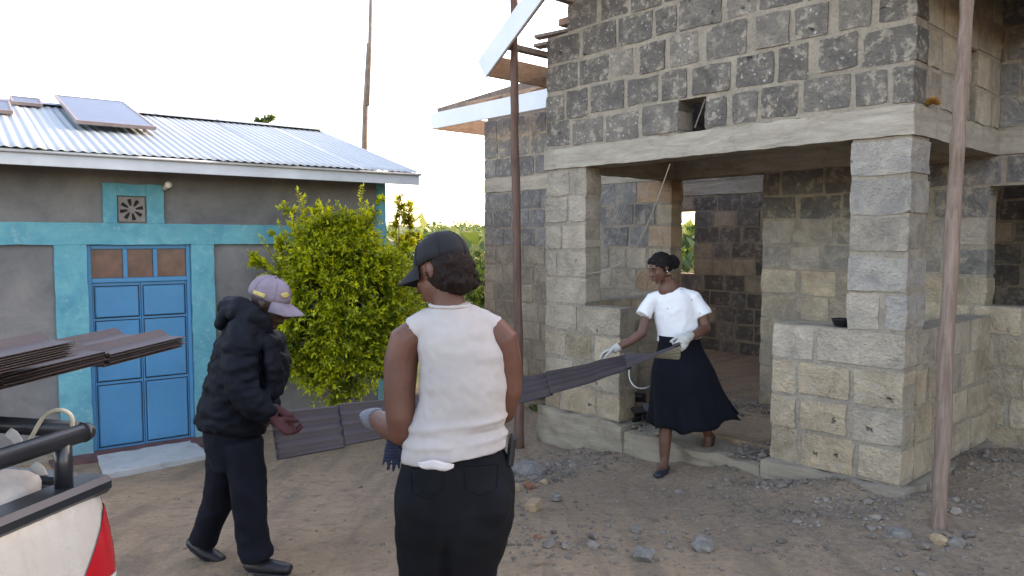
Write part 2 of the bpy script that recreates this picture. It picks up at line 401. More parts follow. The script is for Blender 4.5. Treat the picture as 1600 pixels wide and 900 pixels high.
def wall(name, ax, a0, a1, b0, b1, z0, z1, openings=(), ch=.247, colf=None, spots=0.0, tool=0.0, top=None, seed=0, full=True, lmin=.26, lmax=.44, jt=.034, edgecol=None, proud=.006):
    """a wall along local x (ax=0) or y (ax=1) from a0 to a1, between b0 and b1; mortar core plus stone blocks"""
    rnd = random.Random(seed); core = MB(); colf = colf or (lambda z, a, r: zcol(z, r))
    n = max(1, round((z1-z0)/ch)); h = (z1-z0)/n
    def put(m, s0, s1, za, zb, inset):
        if ax == 0: m.box(s0, s1, b0+inset, b1-inset, za, zb)
        else: m.box(b0+inset, b1-inset, s0, s1, za, zb)
    pend = []
    for i in range(n):
        za, zb = z0+i*h, z0+(i+1)*h; lo, hi = a0, a1
        if top: lo, hi = top(za + h*.5, a0, a1)
        spans = [(lo, hi)]
        for (o0, o1, oz0, oz1) in openings:
            if oz0 < (za+zb)/2 < oz1:
                ns = []
                for (s, e) in spans:
                    if o1 <= s or o0 >= e: ns.append((s, e)); continue
                    if o0 > s: ns.append((s, o0))
                    if o1 < e: ns.append((o1, e))
                spans = ns
        for (s, e) in spans:
            if e - s < .06: continue
            put(core, s+.006, e-.006, za, zb, .005)
            L = e - s; xs_ = [s]; x = s
            first = rnd.uniform(.16, .42)
            while True:
                l = first if x == s else rnd.uniform(lmin, lmax)
                if x + l > e - .14: break
                x += l; xs_.append(x)
            xs_.append(e)
            for j in range(len(xs_)-1):
                p0 = xs_[j] + (0 if j == 0 else jt*rnd.uniform(.1, .85)); p1 = xs_[j+1] - (0 if j == len(xs_)-2 else jt*rnd.uniform(.1, .85))
                if p1 - p0 < .07: continue
                zz0 = za + jt*rnd.uniform(.05, .6); zz1 = zb - jt*rnd.uniform(.05, .6)
                pr = proud*rnd.uniform(-.45, .9)
                c = colf((za+zb)/2, (p0+p1)/2, rnd)
                if edgecol and ((j == 0 and edgecol[0]) or (j == len(xs_)-2 and edgecol[1])): c = edgecol[2](rnd)
                kk = rnd.uniform(.82, 1.18); c = tuple(v*kk for v in c)
                pend.append((p0, p1, zz0, zz1, pr, c, spots*rnd.uniform(.35, 1), rnd.random(), tool if rnd.random() < .35 else 0, rnd.randint(0, 10**6)))
    wo = core.build(name, M['mortar'], bld)
    for t in pend: bricks.append((wo, ax, b0, b1) + t)
    return wo
FL = .06      # floor level
W = .2
front_dark = lambda z, a, r: lerp(DARK, DGR, r.random()) if (z < 3.0 or r.random() < .8) else lerp(DARK, GREY, .35)
def gable(z, a0, a1):
    k = max(0, (z - 3.42) / .7); return a0 + k, a1 - k
# porch front
wall('front_parapet_wall', 0, -3.18, -2.28, 0, W, FL, 1.04, seed=1, lmin=.3, lmax=.46)
wall('front_pier', 0, -3.18, -2.68, 0, W, 1.04, 2.27, seed=2, colf=lambda z, a, r: lerp(GREY, TAN, r.random()*.6))
wall('front_parapet_wall', 0, -.89, 0, 0, W, FL, 1.04, seed=3, lmin=.3, lmax=.48)
wall('front_pillar', 0, -.37, 0, 0, .30, 1.04, 2.27, seed=4, lmin=.2, lmax=.3, colf=lambda z, a, r: lerp((.27, .255, .23), TAN, r.random()*.6))
wall('front_gable_wall', 0, -3.18, 0, 0, W, 2.455, 5.0, openings=[(-1.717, -1.477, 2.45, 2.72)], ch=.2545, colf=front_dark, spots=.9, top=gable, seed=5, jt=.046, lmin=.24, lmax=.42)
# porch sides
wall('side_parapet_wall', 1, .2, 1.7, -W, 0, FL, 1.04, seed=6)
wall('side_gable_wall', 1, .2, 1.7, -W, 0, 2.455, 3.47, openings=[(1.02, 1.16, 2.5, 2.95)], ch=.254, seed=7, colf=lambda z, a, r: lerp(GREY, TAN, r.random()))
wall('side_parapet_wall', 1, .2, 1.7, -3.18, -2.98, FL, 1.04, seed=8, colf=lambda z, a, r: lerp(TAN, OCH, r.random()))
wall('side_gable_wall', 1, .2, 1.7, -3.18, -2.98, 2.455, 3.47, ch=.254, seed=9, colf=front_dark, spots=.5)
# main wall: wing, door, window
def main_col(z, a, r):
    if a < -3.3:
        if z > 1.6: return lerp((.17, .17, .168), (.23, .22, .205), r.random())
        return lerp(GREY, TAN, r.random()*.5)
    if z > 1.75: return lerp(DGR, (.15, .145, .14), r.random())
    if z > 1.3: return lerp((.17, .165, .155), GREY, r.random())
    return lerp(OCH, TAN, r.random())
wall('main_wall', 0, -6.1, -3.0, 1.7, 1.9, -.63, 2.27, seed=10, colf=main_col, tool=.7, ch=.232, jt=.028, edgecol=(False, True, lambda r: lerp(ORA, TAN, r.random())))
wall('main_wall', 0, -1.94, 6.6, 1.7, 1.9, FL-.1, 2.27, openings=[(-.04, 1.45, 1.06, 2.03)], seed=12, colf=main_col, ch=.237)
wall('main_upper_wall', 0, -6.1, -3.18, 1.7, 1.9, 2.455, 3.24, seed=13, colf=lambda z, a, r: lerp((.14, .14, .14), (.2, .195, .185), r.random()), tool=.6)
wall('main_upper_wall', 0, -3.17, -.21, 1.7, 1.9, 2.455, 4.2, seed=21, colf=lambda z, a, r: lerp((.13, .13, .135), (.2, .195, .185), r.random()))
wall('main_upper_wall', 0, -.2, 6.6, 1.7, 1.9, 2.455, 3.98, seed=14, colf=lambda z, a, r: lerp((.13, .13, .135), (.2, .195, .185), r.random()), tool=.3)
wall('wing_side_wall', 1, 1.9, 5.0, -6.1, -5.9, -.7, 3.24, seed=15)
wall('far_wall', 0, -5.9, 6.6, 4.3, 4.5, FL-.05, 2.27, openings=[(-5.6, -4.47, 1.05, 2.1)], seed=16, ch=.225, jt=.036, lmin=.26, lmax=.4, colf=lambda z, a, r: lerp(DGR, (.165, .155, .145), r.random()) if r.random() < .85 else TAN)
wall('end_wall', 1, 1.9, 4.3, 6.4, 6.6, FL-.1, 2.27, seed=31)
wall('partition_wall', 1, 1.9, 4.3, 1.6, 1.8, FL-.1, 2.27, seed=32)
wall('far_upper_wall', 0, -5.9, 6.6, 4.3, 4.5, 2.45, 3.9, seed=17, colf=lambda z, a, r: GREY)
# individual stones
inst = []
for t in bricks:
    wo, ax, b0, b1, p0, p1, z0, z1, pr, c, spt, rv, tl, sd_ = t
    ctr = Vector(((p0+p1)/2, b0, (z0+z1)/2)) if ax == 0 else Vector((b1 if b1 > -1 else b1, (p0+p1)/2, (z0+z1)/2))
    im = to_img(BM @ ctr); vis = im is not None and -20 < im[0] < 1620 and -15 < im[1] < 915
    if wo.name.startswith('side_gable_wall') and b0 < -1: vis = False
    if wo.name.startswith(('wing_side', 'end_wall', 'partition')) : vis = False
    if wo.name.startswith('far_upper') or (wo.name.startswith('main_upper') and im and im[0] < 1500 and im[0] > 860): vis = False
    if wo.name.startswith('far_wall') and vis and not (1040 < im[0] < 1200): vis = False
    if wo.name.startswith('main_wall') and vis and ((im[0] > 1330 and im[0] < 1425) or (860 < im[0] < 905)): vis = False
    if wo.name.startswith('main_wall') and vis and im[1] > 660 and im[0] < 1500: vis = False
    inst.append((im[2] if vis else 1e9, t))
inst.sort(key=lambda q: q[0])
def brick_geo(mb, t):
    wo, ax, b0, b1, p0, p1, z0, z1, pr, c, spt, rv, tl, sd_ = t
    r = random.Random(sd_)
    mb.stone(ax, p0, p1, b0-pr, b1+pr, z0, z1, r)
def paint(me, vals):
    a = me.color_attributes.new('col', 'FLOAT_COLOR', 'POINT'); b = me.color_attributes.new('par', 'FLOAT_COLOR', 'POINT')
    fa = []; fb = []
    for (nv, c, p) in vals:
        fa += [c[0], c[1], c[2], 1.0]*nv; fb += [p[0], p[1], p[2], 1.0]*nv
    a.data.foreach_set('color', fa); b.data.foreach_set('color', fb)
rest = {}
for i, (d, t) in enumerate(inst):
    if i < 300 and d < 1e8:
        mb = MB(); brick_geo(mb, t); me = mb.mesh('brick', M['block'])
        paint(me, [(len(me.vertices), t[9], (t[10], t[11], t[12]))]); obj('brick', me, t[0])
    else: rest.setdefault(t[0].name, []).append(t)
print('bricks', len(bricks), 'visible', sum(1 for d, _ in inst if d < 1e8))
mb = MB(); vals = []
for k_, l in rest.items():
    for t in l:
        n0 = len(mb.v); brick_geo(mb, t); vals.append((len(mb.v)-n0, t[9], (t[10], t[11], t[12])))
me = mb.mesh('brickwork', M['block'], clean=False)
bm = bmesh.new(); bm.from_mesh(me); bmesh.ops.recalc_face_normals(bm, faces=bm.faces); bm.to_mesh(me); bm.free()
paint(me, vals); o = obj('brickwork', me, bld); o['kind'] = 'stuff'
# beams: rough-cast ring beam, subdivided and roughened
def rough_box(x0, x1, y0, y1, z0, z1, amp=.008, step=.05, sc=9, smooth=False):
    bm = bmesh.new(); bmesh.ops.create_cube(bm, size=1)
    for v in bm.verts: v.co = Vector((x0+(v.co.x+.5)*(x1-x0), y0+(v.co.y+.5)*(y1-y0), z0+(v.co.z+.5)*(z1-z0)))
    for ax_, L in ((0, x1-x0), (1, y1-y0), (2, z1-z0)):
        k = int(L/step)
        for j in range(1, k+1):
            lo = (x0, y0, z0)[ax_]; pt = [0, 0, 0]; pt[ax_] = lo + L*j/(k+1); nn = [0, 0, 0]; nn[ax_] = 1
            bmesh.ops.bisect_plane(bm, geom=bm.verts[:]+bm.edges[:]+bm.faces[:], plane_co=pt, plane_no=nn)
    for v in bm.verts:
        p = v.co*sc; v.co += Vector((noise.noise(p), noise.noise(p+Vector((9, 3, 1))), noise.noise(p+Vector((2, 7, 5)))))*amp
    me = bpy.data.meshes.new('r'); bm.to_mesh(me); bm.free()
    return me
def rbox(name, mat, parent, *a, **k):
    me = rough_box(*a, **k); me.name = name; me.materials.append(mat); return obj(name, me, parent)
rbox('ring_beam', M['beam'], bld, -3.195, .012, -.015, .215, 2.27, 2.452)
rbox('ring_beam', M['beam'], bld, -.215, .008, .218, 1.69, 2.27, 2.452)
rbox('ring_beam', M['beam'], bld, -3.19, -2.965, .218, 1.69, 2.27, 2.452)
rbox('ring_beam', M['beam'], bld, -6.1, 6.6, 1.695, 1.91, 2.272, 2.454, step=.12)
rbox('ring_beam', M['beam'], bld, -5.9, 6.6, 4.29, 4.51, 2.272, 2.448, step=.15)
# plinth (broken-edged strip footing) and floors
rbox('plinth', M['plinth'], bld, -3.24, -2.2, -.06, .3, -.55, .058, amp=.028, sc=6)
rbox('plinth', M['plinth'], bld, -2.19, -.93, -.05, .3, -.55, .012, amp=.035, sc=5)
rbox('plinth', M['plinth'], bld, -.92, .05, -.06, .3, -.55, .058, amp=.022, sc=6)
rbox('plinth', M['plinth'], bld, -.22, .06, .32, 1.69, -.5, .05, amp=.014, sc=5)
rbox('plinth', M['plinth'], bld, -3.24, -2.95, .32, 1.69, -.5, .05, amp=.014, sc=5)
rbox('porch_floor', M['dirt'], bld, -2.94, -.23, .31, 1.95, -.3, .045, amp=.03, sc=3, step=.1)
rbox('room_floor', M['dirt'], bld, -5.9, 4.5, 1.92, 4.3, -.3, .05, amp=.03, sc=3, step=.2)
# roof timbers and boards
def beam_between(mb, p, q, w_, h_, roll=None, mi=0):
    p, q = Vector(p), Vector(q); d = (q-p); L = d.length; d.normalize()
    up = Vector((0, 0, 1)); s_ = d.cross(up)
    if s_.length < .01: s_ = Vector((1, 0, 0))
    s_.normalize(); u_ = s_.cross(d)
    m = Matrix((( *d, 0), (*s_, 0), (*u_, 0), (0, 0, 0, 1))).transposed(); m.translation = p
    mb.cbox(0, L, -w_/2, w_/2, -h_/2, h_/2, .003, mat=m, mi=mi)
def board(name, p, q, w_, h_, mat):
    mb = MB(); beam_between(mb, p, q, w_, h_); return mb.build(name, mat, bld)
EZ = 3.22
# porch gable barge boards (left rake is in view), eave boards
sl_ = .70
board('barge_board', (-3.60, -.42, EZ-.02), (-1.55, -.42, EZ+2.05*sl_), .025, .2, M['white_paint'])
board('barge_board', (.42, -.42, EZ-.02), (-1.53, -.42, EZ+1.95*sl_), .025, .2, M['white_paint'])
board('eave_board', (-3.58, -.40, EZ+.02), (-3.58, 1.10, EZ+.02), .025, .20, M['plank'])
board('eave_board', (.40, -.40, EZ+.02), (.40, 1.66, EZ+.02), .025, .20, M['plank'])
board('rafter', (-3.55, -.36, EZ+.03), (-1.57, -.36, EZ+2.0*sl_), .05, .1, M['plank'])
board('rafter', (-3.55, .55, EZ+.03), (-1.57, .55, EZ+2.0*sl_), .05, .1, M['oldwood'])
board('rafter', (-3.55, 1.4, EZ+.03), (-1.57, 1.4, EZ+2.0*sl_), .05, .1, M['oldwood'])
board('ridge_beam', (-1.56, -.36, EZ+2.0*sl_+.05), (-1.56, 2.6, EZ+2.0*sl_+.05), .05, .12, M['oldwood'])
for q, x_ in ((.18, -3.5), (.62, -3.0)):
    board('purlin', (x_+.12, -.30, EZ+.17+(x_+3.5)*.7), (x_+.12, 1.6, EZ+.17+(x_+3.5)*.7), .07, .05, M['oldwood'])
# boards sticking out past the left end of the gable wall
board('purlin', (-3.42, .10, 3.545), (-2.2, .5, 3.60), .10, .03, M['oldwood'])
board('purlin', (-3.46, .14, 3.475), (-2.1, .45, 3.50), .12, .03, M['oldwood'])
board('purlin', (-3.30, .16, 3.34), (-2.2, .5, 3.34), .10, .03, M['oldwood'])
# wing eaves
board('fascia_board', (-6.52, 1.12, EZ+.01), (-3.66, 1.12, EZ+.01), .025, .21, M['white_paint'])
board('eave_board', (-6.50, 1.14, EZ+.01), (-6.50, 5.2, EZ+.01), .025, .21, M['plank'])
board('hip_rafter', (-6.45, 1.18, EZ+.12), (-4.1, 3.3, EZ+1.0), .05, .12, M['oldwood'])
board('rafter', (-5.4, 1.16, EZ+.10), (-5.4, 2.6, EZ+.58), .05, .1, M['plank'])
board('rafter', (-4.6, 1.16, EZ+.10), (-4.6, 3.0, EZ+.8), .05, .1, M['plank'])
board('rafter', (-3.9, 1.16, EZ+.10), (-3.9, 3.2, EZ+.85), .05, .1, M['plank'])
board('purlin', (-6.1, 1.42, EZ+.22), (-3.6, 1.42, EZ+.22), .07, .05, M['plank'])
board('purlin', (-5.5, 2.1, EZ+.45), (-3.6, 2.1, EZ+.45), .07, .05, M['plank'])
board('wall_plate', (-6.1, 1.8, 3.27), (-3.2, 1.8, 3.27), .1, .05, M['oldwood'])
# unseen roof sheets, added to darken the rooms and the porch
for i in range(9):
    x0 = -3.1 + i*1.05; mb = MB()
    for j in range(8):
        y0 = 1.3 + j*.42; z0 = 4.25 - .0*j; mb.box(x0, x0+1.06, y0, y0+.43, z0+.004*(j % 2)+.002*(i % 2), z0+.006+.004*(j % 2)+.002*(i % 2))
    mb.build('roof_sheet', M['oldwood'], bld)
for sg, xe in ((1, .42), (-1, -2.75)):
    for i in range(4):
        y0 = -.38 + i*.72; mb = MB(); ze = EZ+.12+(0 if sg > 0 else (.8)*sl_)
        mb.add([(xe, y0, ze+.004*i), (xe, y0+.75, ze+.004*i), (-1.56, y0+.75, EZ+2.0*sl_+.14+.004*i), (-1.56, y0, EZ+2.0*sl_+.14+.004*i)], [(0, 1, 2, 3)])
        o = mb.build('roof_sheet', M['oldwood'], bld); mo = o.modifiers.new('s', 'SOLIDIFY'); mo.thickness = .003  # out-of-view slope cover, added to keep light out of the porch
# rebar stubs on the pillar's right face
mb = MB(); mb.tube([(-1.50, .04, 2.70), (-1.60, .05, 2.49)], .006); mb.build('stick_in_hole', M['oldwood'], bld)

# ------------------------------------------------------------------ painted house on the left
H_O = at(147, 708, 6.53); H_O.z = -.25; H_R = R(36.8)
hs = thing('plastered_house', 'low grey plastered house with teal painted bands and corrugated iron roof', 'house', H_O, H_R)
dz = -H_O.z     # local z = absolute + dz
def hb(name, mat, x0, x1, y0, y1, z0, z1, parent=hs, c=None, absz=True):
    mb = MB(); k = dz if absz else 0
    if c: mb.cbox(x0, x1, y0, y1, z0+k, z1+k, c)
    else: mb.box(x0, x1, y0, y1, z0+k, z1+k)
    return mb.build(name, mat, parent)
XL, XR = -4.4, 2.88
def hwall():
    mb = MB(); k = dz
    mb.box(XL, -.22, 0, .2, -.6+k, 2.35+k); mb.box(1.03, XR, 0, .2, -.6+k, 2.35+k); mb.box(-.22, 1.03, .001, .2, 1.6+k, 2.35+k)
    mb.box(XR-.2, XR, .2, 4.2, -.6+k, 2.35+k); mb.box(XL, XL+.2, .2, 4.2, -.6+k, 2.35+k); mb.box(XL, XR, 4.2, 4.4, -.6+k, 2.35+k)
    for x in (XL, XR-.2): mb.add([(x, .0, 2.35+k), (x, 4.4, 2.35+k), (x, 2.2, 3.0+k), (x+.2, .0, 2.35+k), (x+.2, 4.4, 2.35+k), (x+.2, 2.2, 3.0+k)], [(0, 1, 2), (3, 5, 4), (0, 2, 5, 3), (1, 4, 5, 2), (0, 3, 4, 1)])
    return mb.build('wall', M['plaster'], hs, clean=False)
hwall()
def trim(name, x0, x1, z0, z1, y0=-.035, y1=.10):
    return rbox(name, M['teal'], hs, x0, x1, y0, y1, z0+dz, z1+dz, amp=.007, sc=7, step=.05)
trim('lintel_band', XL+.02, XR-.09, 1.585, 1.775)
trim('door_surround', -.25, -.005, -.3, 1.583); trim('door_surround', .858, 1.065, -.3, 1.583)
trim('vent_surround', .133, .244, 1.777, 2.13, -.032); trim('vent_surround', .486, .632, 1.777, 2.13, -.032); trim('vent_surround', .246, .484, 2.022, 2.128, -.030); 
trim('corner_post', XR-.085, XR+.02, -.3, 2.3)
# plinth strip
rbox('base_course', M['plinth'], hs, XL, -.26, -.05, .03, -.5+dz, -.22+dz, amp=.01); rbox('base_course', M['plinth'], hs, 1.07, XR, -.05, .03, -.5+dz, -.22+dz, amp=.01)
# vent block: square with ring of dark petals, shade of holes put into colour
vb = hb('vent_block', M['vent'], .25, .48, -.012, .08, 1.785, 2.015, c=.008)
for k_ in range(8):
    a = k_*math.pi/4 + .2; cx, cz = .365 + .066*math.cos(a), 1.90+dz + .066*math.sin(a)
    mb = MB(); d = Vector((math.cos(a), 0, math.sin(a)))
    mb.tube([Vector((cx, -.0135, cz)) - d*.032, Vector((cx, -.0135, cz)), Vector((cx, -.0135, cz)) + d*.03], [(.006, .0012), (.014, .0012), (.017, .0012)], 8, lat=d.cross(Vector((0, 1, 0))))
    mb.build('vent_hole', M['dark'], vb)
mb = MB(); mb.tube([(.365, -.0145, 1.90+dz), (.365, -.011, 1.90+dz)], .02, 12); mb.build('vent_boss', M['vent'], vb)
# door
df = MB(); k = dz
df.cbox(-.003, .03, .0, .07, -.27+k, 1.582+k, .003); df.cbox(.822, .855, .0, .07, -.27+k, 1.582+k, .003); df.cbox(.031, .821, .002, .07, 1.545+k, 1.580+k, .003)
df.cbox(.031, .821, .002, .07, 1.245+k, 1.285+k, .003)
for x in (.285, .535): df.cbox(x, x+.035, .004, .068, 1.286+k, 1.544+k, .003)
df.build('door_frame', M['blue'], hs)
for a, b_ in ((.031, .284), (.321, .534), (.571, .821)): hb('transom_pane', M['pane'], a, b_, .03, .036, 1.287, 1.543)
for si, (x0, x1) in enumerate(((.033, .424), (.428, .82))):
    lf = hb('door_leaf', M['blue'], x0, x1, .022, .05, -.268, 1.243, c=.003)
    for (z0, z1) in ((.935, 1.205), (.36, .895), (-.235, .315)):
        # raised sheet panel; dark strips around it paint the gap's shade
        hb('door_panel', M['blue'], x0+.022, x1-.022, .008, .0215, z0, z1, lf, c=.006)
        g = MB(); 
        for (gx0, gx1, gz0, gz1) in ((x0+.012, x1-.012, z1+.002, z1+.011), (x0+.012, x1-.012, z0-.011, z0-.002), (x0+.012, x0+.019, z0-.002, z1+.002), (x1-.019, x1-.012, z0-.002, z1+.002)):
            g.box(gx0, gx1, .0205, .0225, gz0+k, gz1+k)
        g.build('panel_seam', M['dark'], lf)
    if si == 0:
        mb = MB(); mb.tube([(.10, .0, .735+k), (.11, -.02, .735+k), (.19, -.02, .735+k), (.20, .0, .735+k)], .009, 8, round_end=True); mb.build('door_handle', M['blue'], lf, True)
        mb = MB(); mb.tube([(.30, -.005, .75+k), (.335, -.012, .71+k)], .008, 8, round_end=True); mb.build('door_bolt', M['blue'], lf, True)
# floor strip and step slab
rbox('threshold', M['redfloor'], hs, -.35, 1.25, -.30, .02, -.5+k, -.262+k, amp=.006)
mb = MB(); P4 = [on_ground(*p) for p in ((163, 748), (328, 716), (300, 693), (152, 718))]
top = [Vector((p.x, p.y, ground_z(p.x, p.y)+.035)) for p in P4]
mb.add(top + [p - Vector((0, 0, .1)) for p in top], [(0, 1, 2, 3), (7, 6, 5, 4), (0, 4, 5, 1), (1, 5, 6, 2), (2, 6, 7, 3), (3, 7, 4, 0)])
tag(mb.build('step_slab', M['slab']), 'pale rectangular slab lying on the dirt in front of the blue door', 'slab')
# roof: corrugated sheets
EQ, EZ_H, RQ, RZ = -.42, 2.345, 2.3, 3.12        # local y of eave and ridge, absolute z
def corr(x0, x1, ya, za, yb, zb, lift, step=.0127):
    n = int(round((x1-x0)/step)); m_ = 14; mb = MB(); vs = []
    for j in range(m_+1):
        t = j/m_; y = ya+(yb-ya)*t; z = za+(zb-za)*t
        for i in range(n+1):
            x = x0 + (x1-x0)*i/n; vs.append((x, y, z+dz+lift+.006*math.sin(2*math.pi*x/.0762)))
    N = len(vs); vs += [(a, b, c-.0015) for a, b, c in vs]
    fs = []
    for j in range(m_):
        for i in range(n):
            a = j*(n+1)+i; fs.append((a, a+1, a+n+2, a+n+1)); fs.append((N+a, N+a+n+1, N+a+n+2, N+a+1))
    for i in range(n): fs.append((i, N+i, N+i+1, i+1))
    for j in range(m_):
        a = j*(n+1)+n; fs.append((a, N+a, N+a+n+1, a+n+1))
    return mb.add(vs, fs)
CW = .0762*9
x = 3.12; i = 0
while x > XL-.3:
    lift = .004*(i % 2)
    corr(x-CW-.05, x, EQ-.05-.012*((i*7) % 3-1), EZ_H, RQ, RZ, lift).build('roof_sheet', M['iron'], hs, True, clean=False)
    corr(x-CW-.05, x, RQ*2-EQ+.05, EZ_H, RQ, RZ, lift).build('roof_sheet', M['iron'], hs, True, clean=False)
    x -= CW; i += 1
mb = MB(); rc = []
for i in range(int(7.9/.7)+1):
    x0 = 3.15 - .7*i; 
    mb = MB(); mb.add([(x0-.73, RQ-.17, RZ-.035+dz+.018), (x0, RQ-.17, RZ-.035+dz+.018), (x0, RQ, RZ+.03+dz), (x0-.73, RQ, RZ+.03+dz), (x0, RQ+.17, RZ-.035+dz+.018), (x0-.73, RQ+.17, RZ-.035+dz+.018)], [(0, 1, 2, 3), (3, 2, 4, 5)])
    mb.build('ridge_cap', M['iron'], hs)
mb = MB(); mb.cbox(XL-.3, 3.1, EQ-.012, EQ+.012, 2.215+dz, 2.325+dz, .003); fo = mb.build('eave_fascia', M['fascia_h'], hs)
mb = MB(); mb.tube([(XL-.3, EQ-.028, 2.325+dz), (3.11, EQ-.028, 2.325+dz)], .014, 8); mb.build('gutter_lip', M['fascia_h'], fo, True)
mb = MB()
for (p, q) in (((3.09, EQ, 2.27), (3.09, RQ, 3.05)), ((3.09, RQ*2-EQ, 2.27), (3.09, RQ, 3.05))):
    beam_between(mb, (p[0], p[1], p[2]+dz), (q[0], q[1], q[2]+dz), .02, .1)
mb.build('verge_board', M['fascia_h'], hs)
# lamp under the eave
lp = thing('wall_lamp', 'round white bulb in a holder under the iron roof eave', 'lamp', Vector(H_O) + Matrix.Rotation(H_R, 3, 'Z') @ Vector((.66, -.10, 2.13+dz)))
mb = MB(); mb.ball((0, 0, 0), .032, 16, 12); mb.build('bulb', M['bulb'], lp, True)
mb = MB(); mb.tube([(-.045, .02, -.035), (-.03, .01, -.02), (-.012, 0, -.006)], [.026, .024, .016], 12); mb.tube([(-.045, .02, -.035), (-.045, .10, -.02)], .012, 8); mb.build('lamp_holder', M['fitting'], lp, True)
# solar panel lying on the front roof slope
def roof_pt(u, v, lift):
    d = at(u, v, 1.0) - Vector((0, 0, CAMH)); o_ = Vector((0, 0, CAMH))
    Hm = Matrix.Rotation(H_R, 3, 'Z'); p0 = Vector((H_O.x, H_O.y, 0)) + Hm @ Vector((0, EQ, EZ_H+lift)); n_ = Hm @ Vector((0, -(RZ-EZ_H), RQ-EQ)).normalized()
    t = (p0-o_).dot(n_)/d.dot(n_); q = o_ + d*t
    l = Hm.inverted() @ (q - Vector((H_O.x, H_O.y, 0))); return l
for tt in ((77, 148), (192, 160), (243, 203), (122, 187), (0, 152), (25, 158), (22, 168), (0, 168)): print('roofpt', tt, [round(c, 2) for c in roof_pt(*tt, .09)])
# solar panels on the roof
def solar(label, x0, x1, y0, y1, l0, l1):
    t = thing('solar_panel', label, 'solar panel', H_O, H_R)
    def rz_(y, l): return EZ_H + (y-EQ)/(RQ-EQ)*(RZ-EZ_H) + dz + l
    a0, a1 = Vector((x0, y0, rz_(y0, l0))), Vector((x0, y1, rz_(y1, l1))); sd_ = (a1-a0).normalized(); L = (a1-a0).length; W_ = x1-x0
    nn = Vector((1, 0, 0)).cross(sd_); m = Matrix(((1, 0, 0, 0), (*sd_, 0), (*nn, 0), (0, 0, 0, 1))).transposed(); m.translation = a0
    mb = MB(); mb.box(.02, W_-.02, .02, L-.02, -.012, .012, mat=m); mb.build('cells', M['panel'], t)
    mb = MB()
    for b in ((0, W_, 0, .02), (0, W_, L-.02, L), (0, .02, .02, L-.02), (W_-.02, W_, .02, L-.02)): mb.cbox(*b, -.018, .018, .002, mat=m)
    mb.build('frame', M['panelframe'], t)
    mb = MB()
    for yy in (y0+.15*(y1-y0), y1-.1*(y1-y0)):
        f = (yy-y0)/(y1-y0); l = l0+(l1-l0)*f
        for xx in (x0+.06, x1-.06): mb.box(xx-.012, xx+.012, yy-.012, yy+.012, rz_(yy, -.005), rz_(yy, max(.0, l-.02)))
    mb.build('bracket', M['panelframe'], t)
solar('large framed solar panel tilted on the iron roof above the blue door', .03, .72, .62, 2.36, .09, .10)
solar('small solar panel cut by the left edge of the photo', -.95, -.43, 1.15, 1.62, .05, .08)
solar('small pale solar panel near the roof ridge', -.40, -.12, 1.92, 2.22, .04, .06)

# ------------------------------------------------------------------ poles
def pole(name, label, pts, rads, mat, knots=0, seed=0):
    r = random.Random(seed); mb = MB(); P_, Q_ = [], []
    pts = [Vector(p) for p in pts]
    for i in range(len(pts)-1):
        for j in range(8):
            t = j/8; p = pts[i].lerp(pts[i+1], t); rr = rads[i]+(rads[i+1]-rads[i])*t
            P_.append(p + Vector((r.uniform(-1, 1), r.uniform(-1, 1), 0))*rr*.10); Q_.append(rr*r.uniform(.92, 1.1))
    P_.append(pts[-1]); Q_.append(rads[-1]); mb.tube(P_, Q_, 10)
    return tag(mb.build(name, mat, None, True), label, 'pole')
b = on_ground(1466, 830); b.z -= .1
pole('wooden_prop_pole', 'pale bent wooden pole standing in front of the right pillar', [b, at(1478, 560, 4.17), at(1494, 260, 4.24), at(1512, 0, 4.32), at(1520, -120, 4.36)], [.041, .042, .038, .034, .032], M['polewood'], seed=1)
b = Vector((.07, 6.80, ground_z(.07, 6.8)-.1))
pole('wooden_prop_pole', 'dark red brown pole propping the white barge board', [b, at(808, 400, 6.82), at(804, 200, 6.86), at(803, -40, 6.9)], [.046, .04, .036, .034], M['redpole'], seed=2)
b = Vector((-2.28, 11.5, -.6))
ap = thing('tall_mast_pole', 'tall thin mast of two lashed poles rising behind the iron roof', 'pole', b)
mb = MB(); q = [at(569, 260, 11.5), at(571, 170, 11.5), at(577, 68, 11.5)]
mb.tube([Vector((0, 0, -.1))] + [p-b for p in q], [.05, .05, .045, .04], 8); mb.build('lower_pole', M['oldwood'], ap, True)
mb = MB(); mb.tube([at(574, 165, 11.44)-b, at(578, 70, 11.46)-b, at(581, -60, 11.5)-b], [.034, .032, .026], 8); mb.build('upper_pole', M['oldwood'], ap, True)

# ------------------------------------------------------------------ vegetation
M['leaf_gold'] = leaf_mat('golden_leaf', (.045, .10, .008), (.50, .51, .018)); M['leaf_green'] = leaf_mat('green_leaf', (.02, .055, .012), (.09, .15, .03))
M['leaf_far'] = leaf_mat('far_leaf', (.05, .09, .03), (.14, .18, .06)); M['stem'] = plain('stem_bark', (.1, .075, .05), .9, .2)
class Leaves:
    def __init__(s): s.v = []; s.f = []; s.r = []
    def leaf(s, p, d, n, L, Wd, r, fold=.25):
        d = d.normalized(); l = d.cross(n)
        if l.length < 1e-4: l = d.orthogonal()
        l.normalize(); n = l.cross(d); o = len(s.v)
        s.v += [p, p+d*L*.45+l*Wd*.5+n*Wd*fold, p+d*L, p+d*L*.45-l*Wd*.5+n*Wd*fold]
        s.f += [(o, o+1, o+2), (o, o+2, o+3)]; s.r += [r]*4
    def build(s, name, mat, parent=None):
        me = bpy.data.meshes.new(name); me.from_pydata([tuple(p) for p in s.v], [], s.f); me.materials.append(mat)
        a = me.attributes.new('rnd', 'FLOAT', 'POINT'); a.data.foreach_set('value', s.r); me.update()
        return obj(name, me, parent)
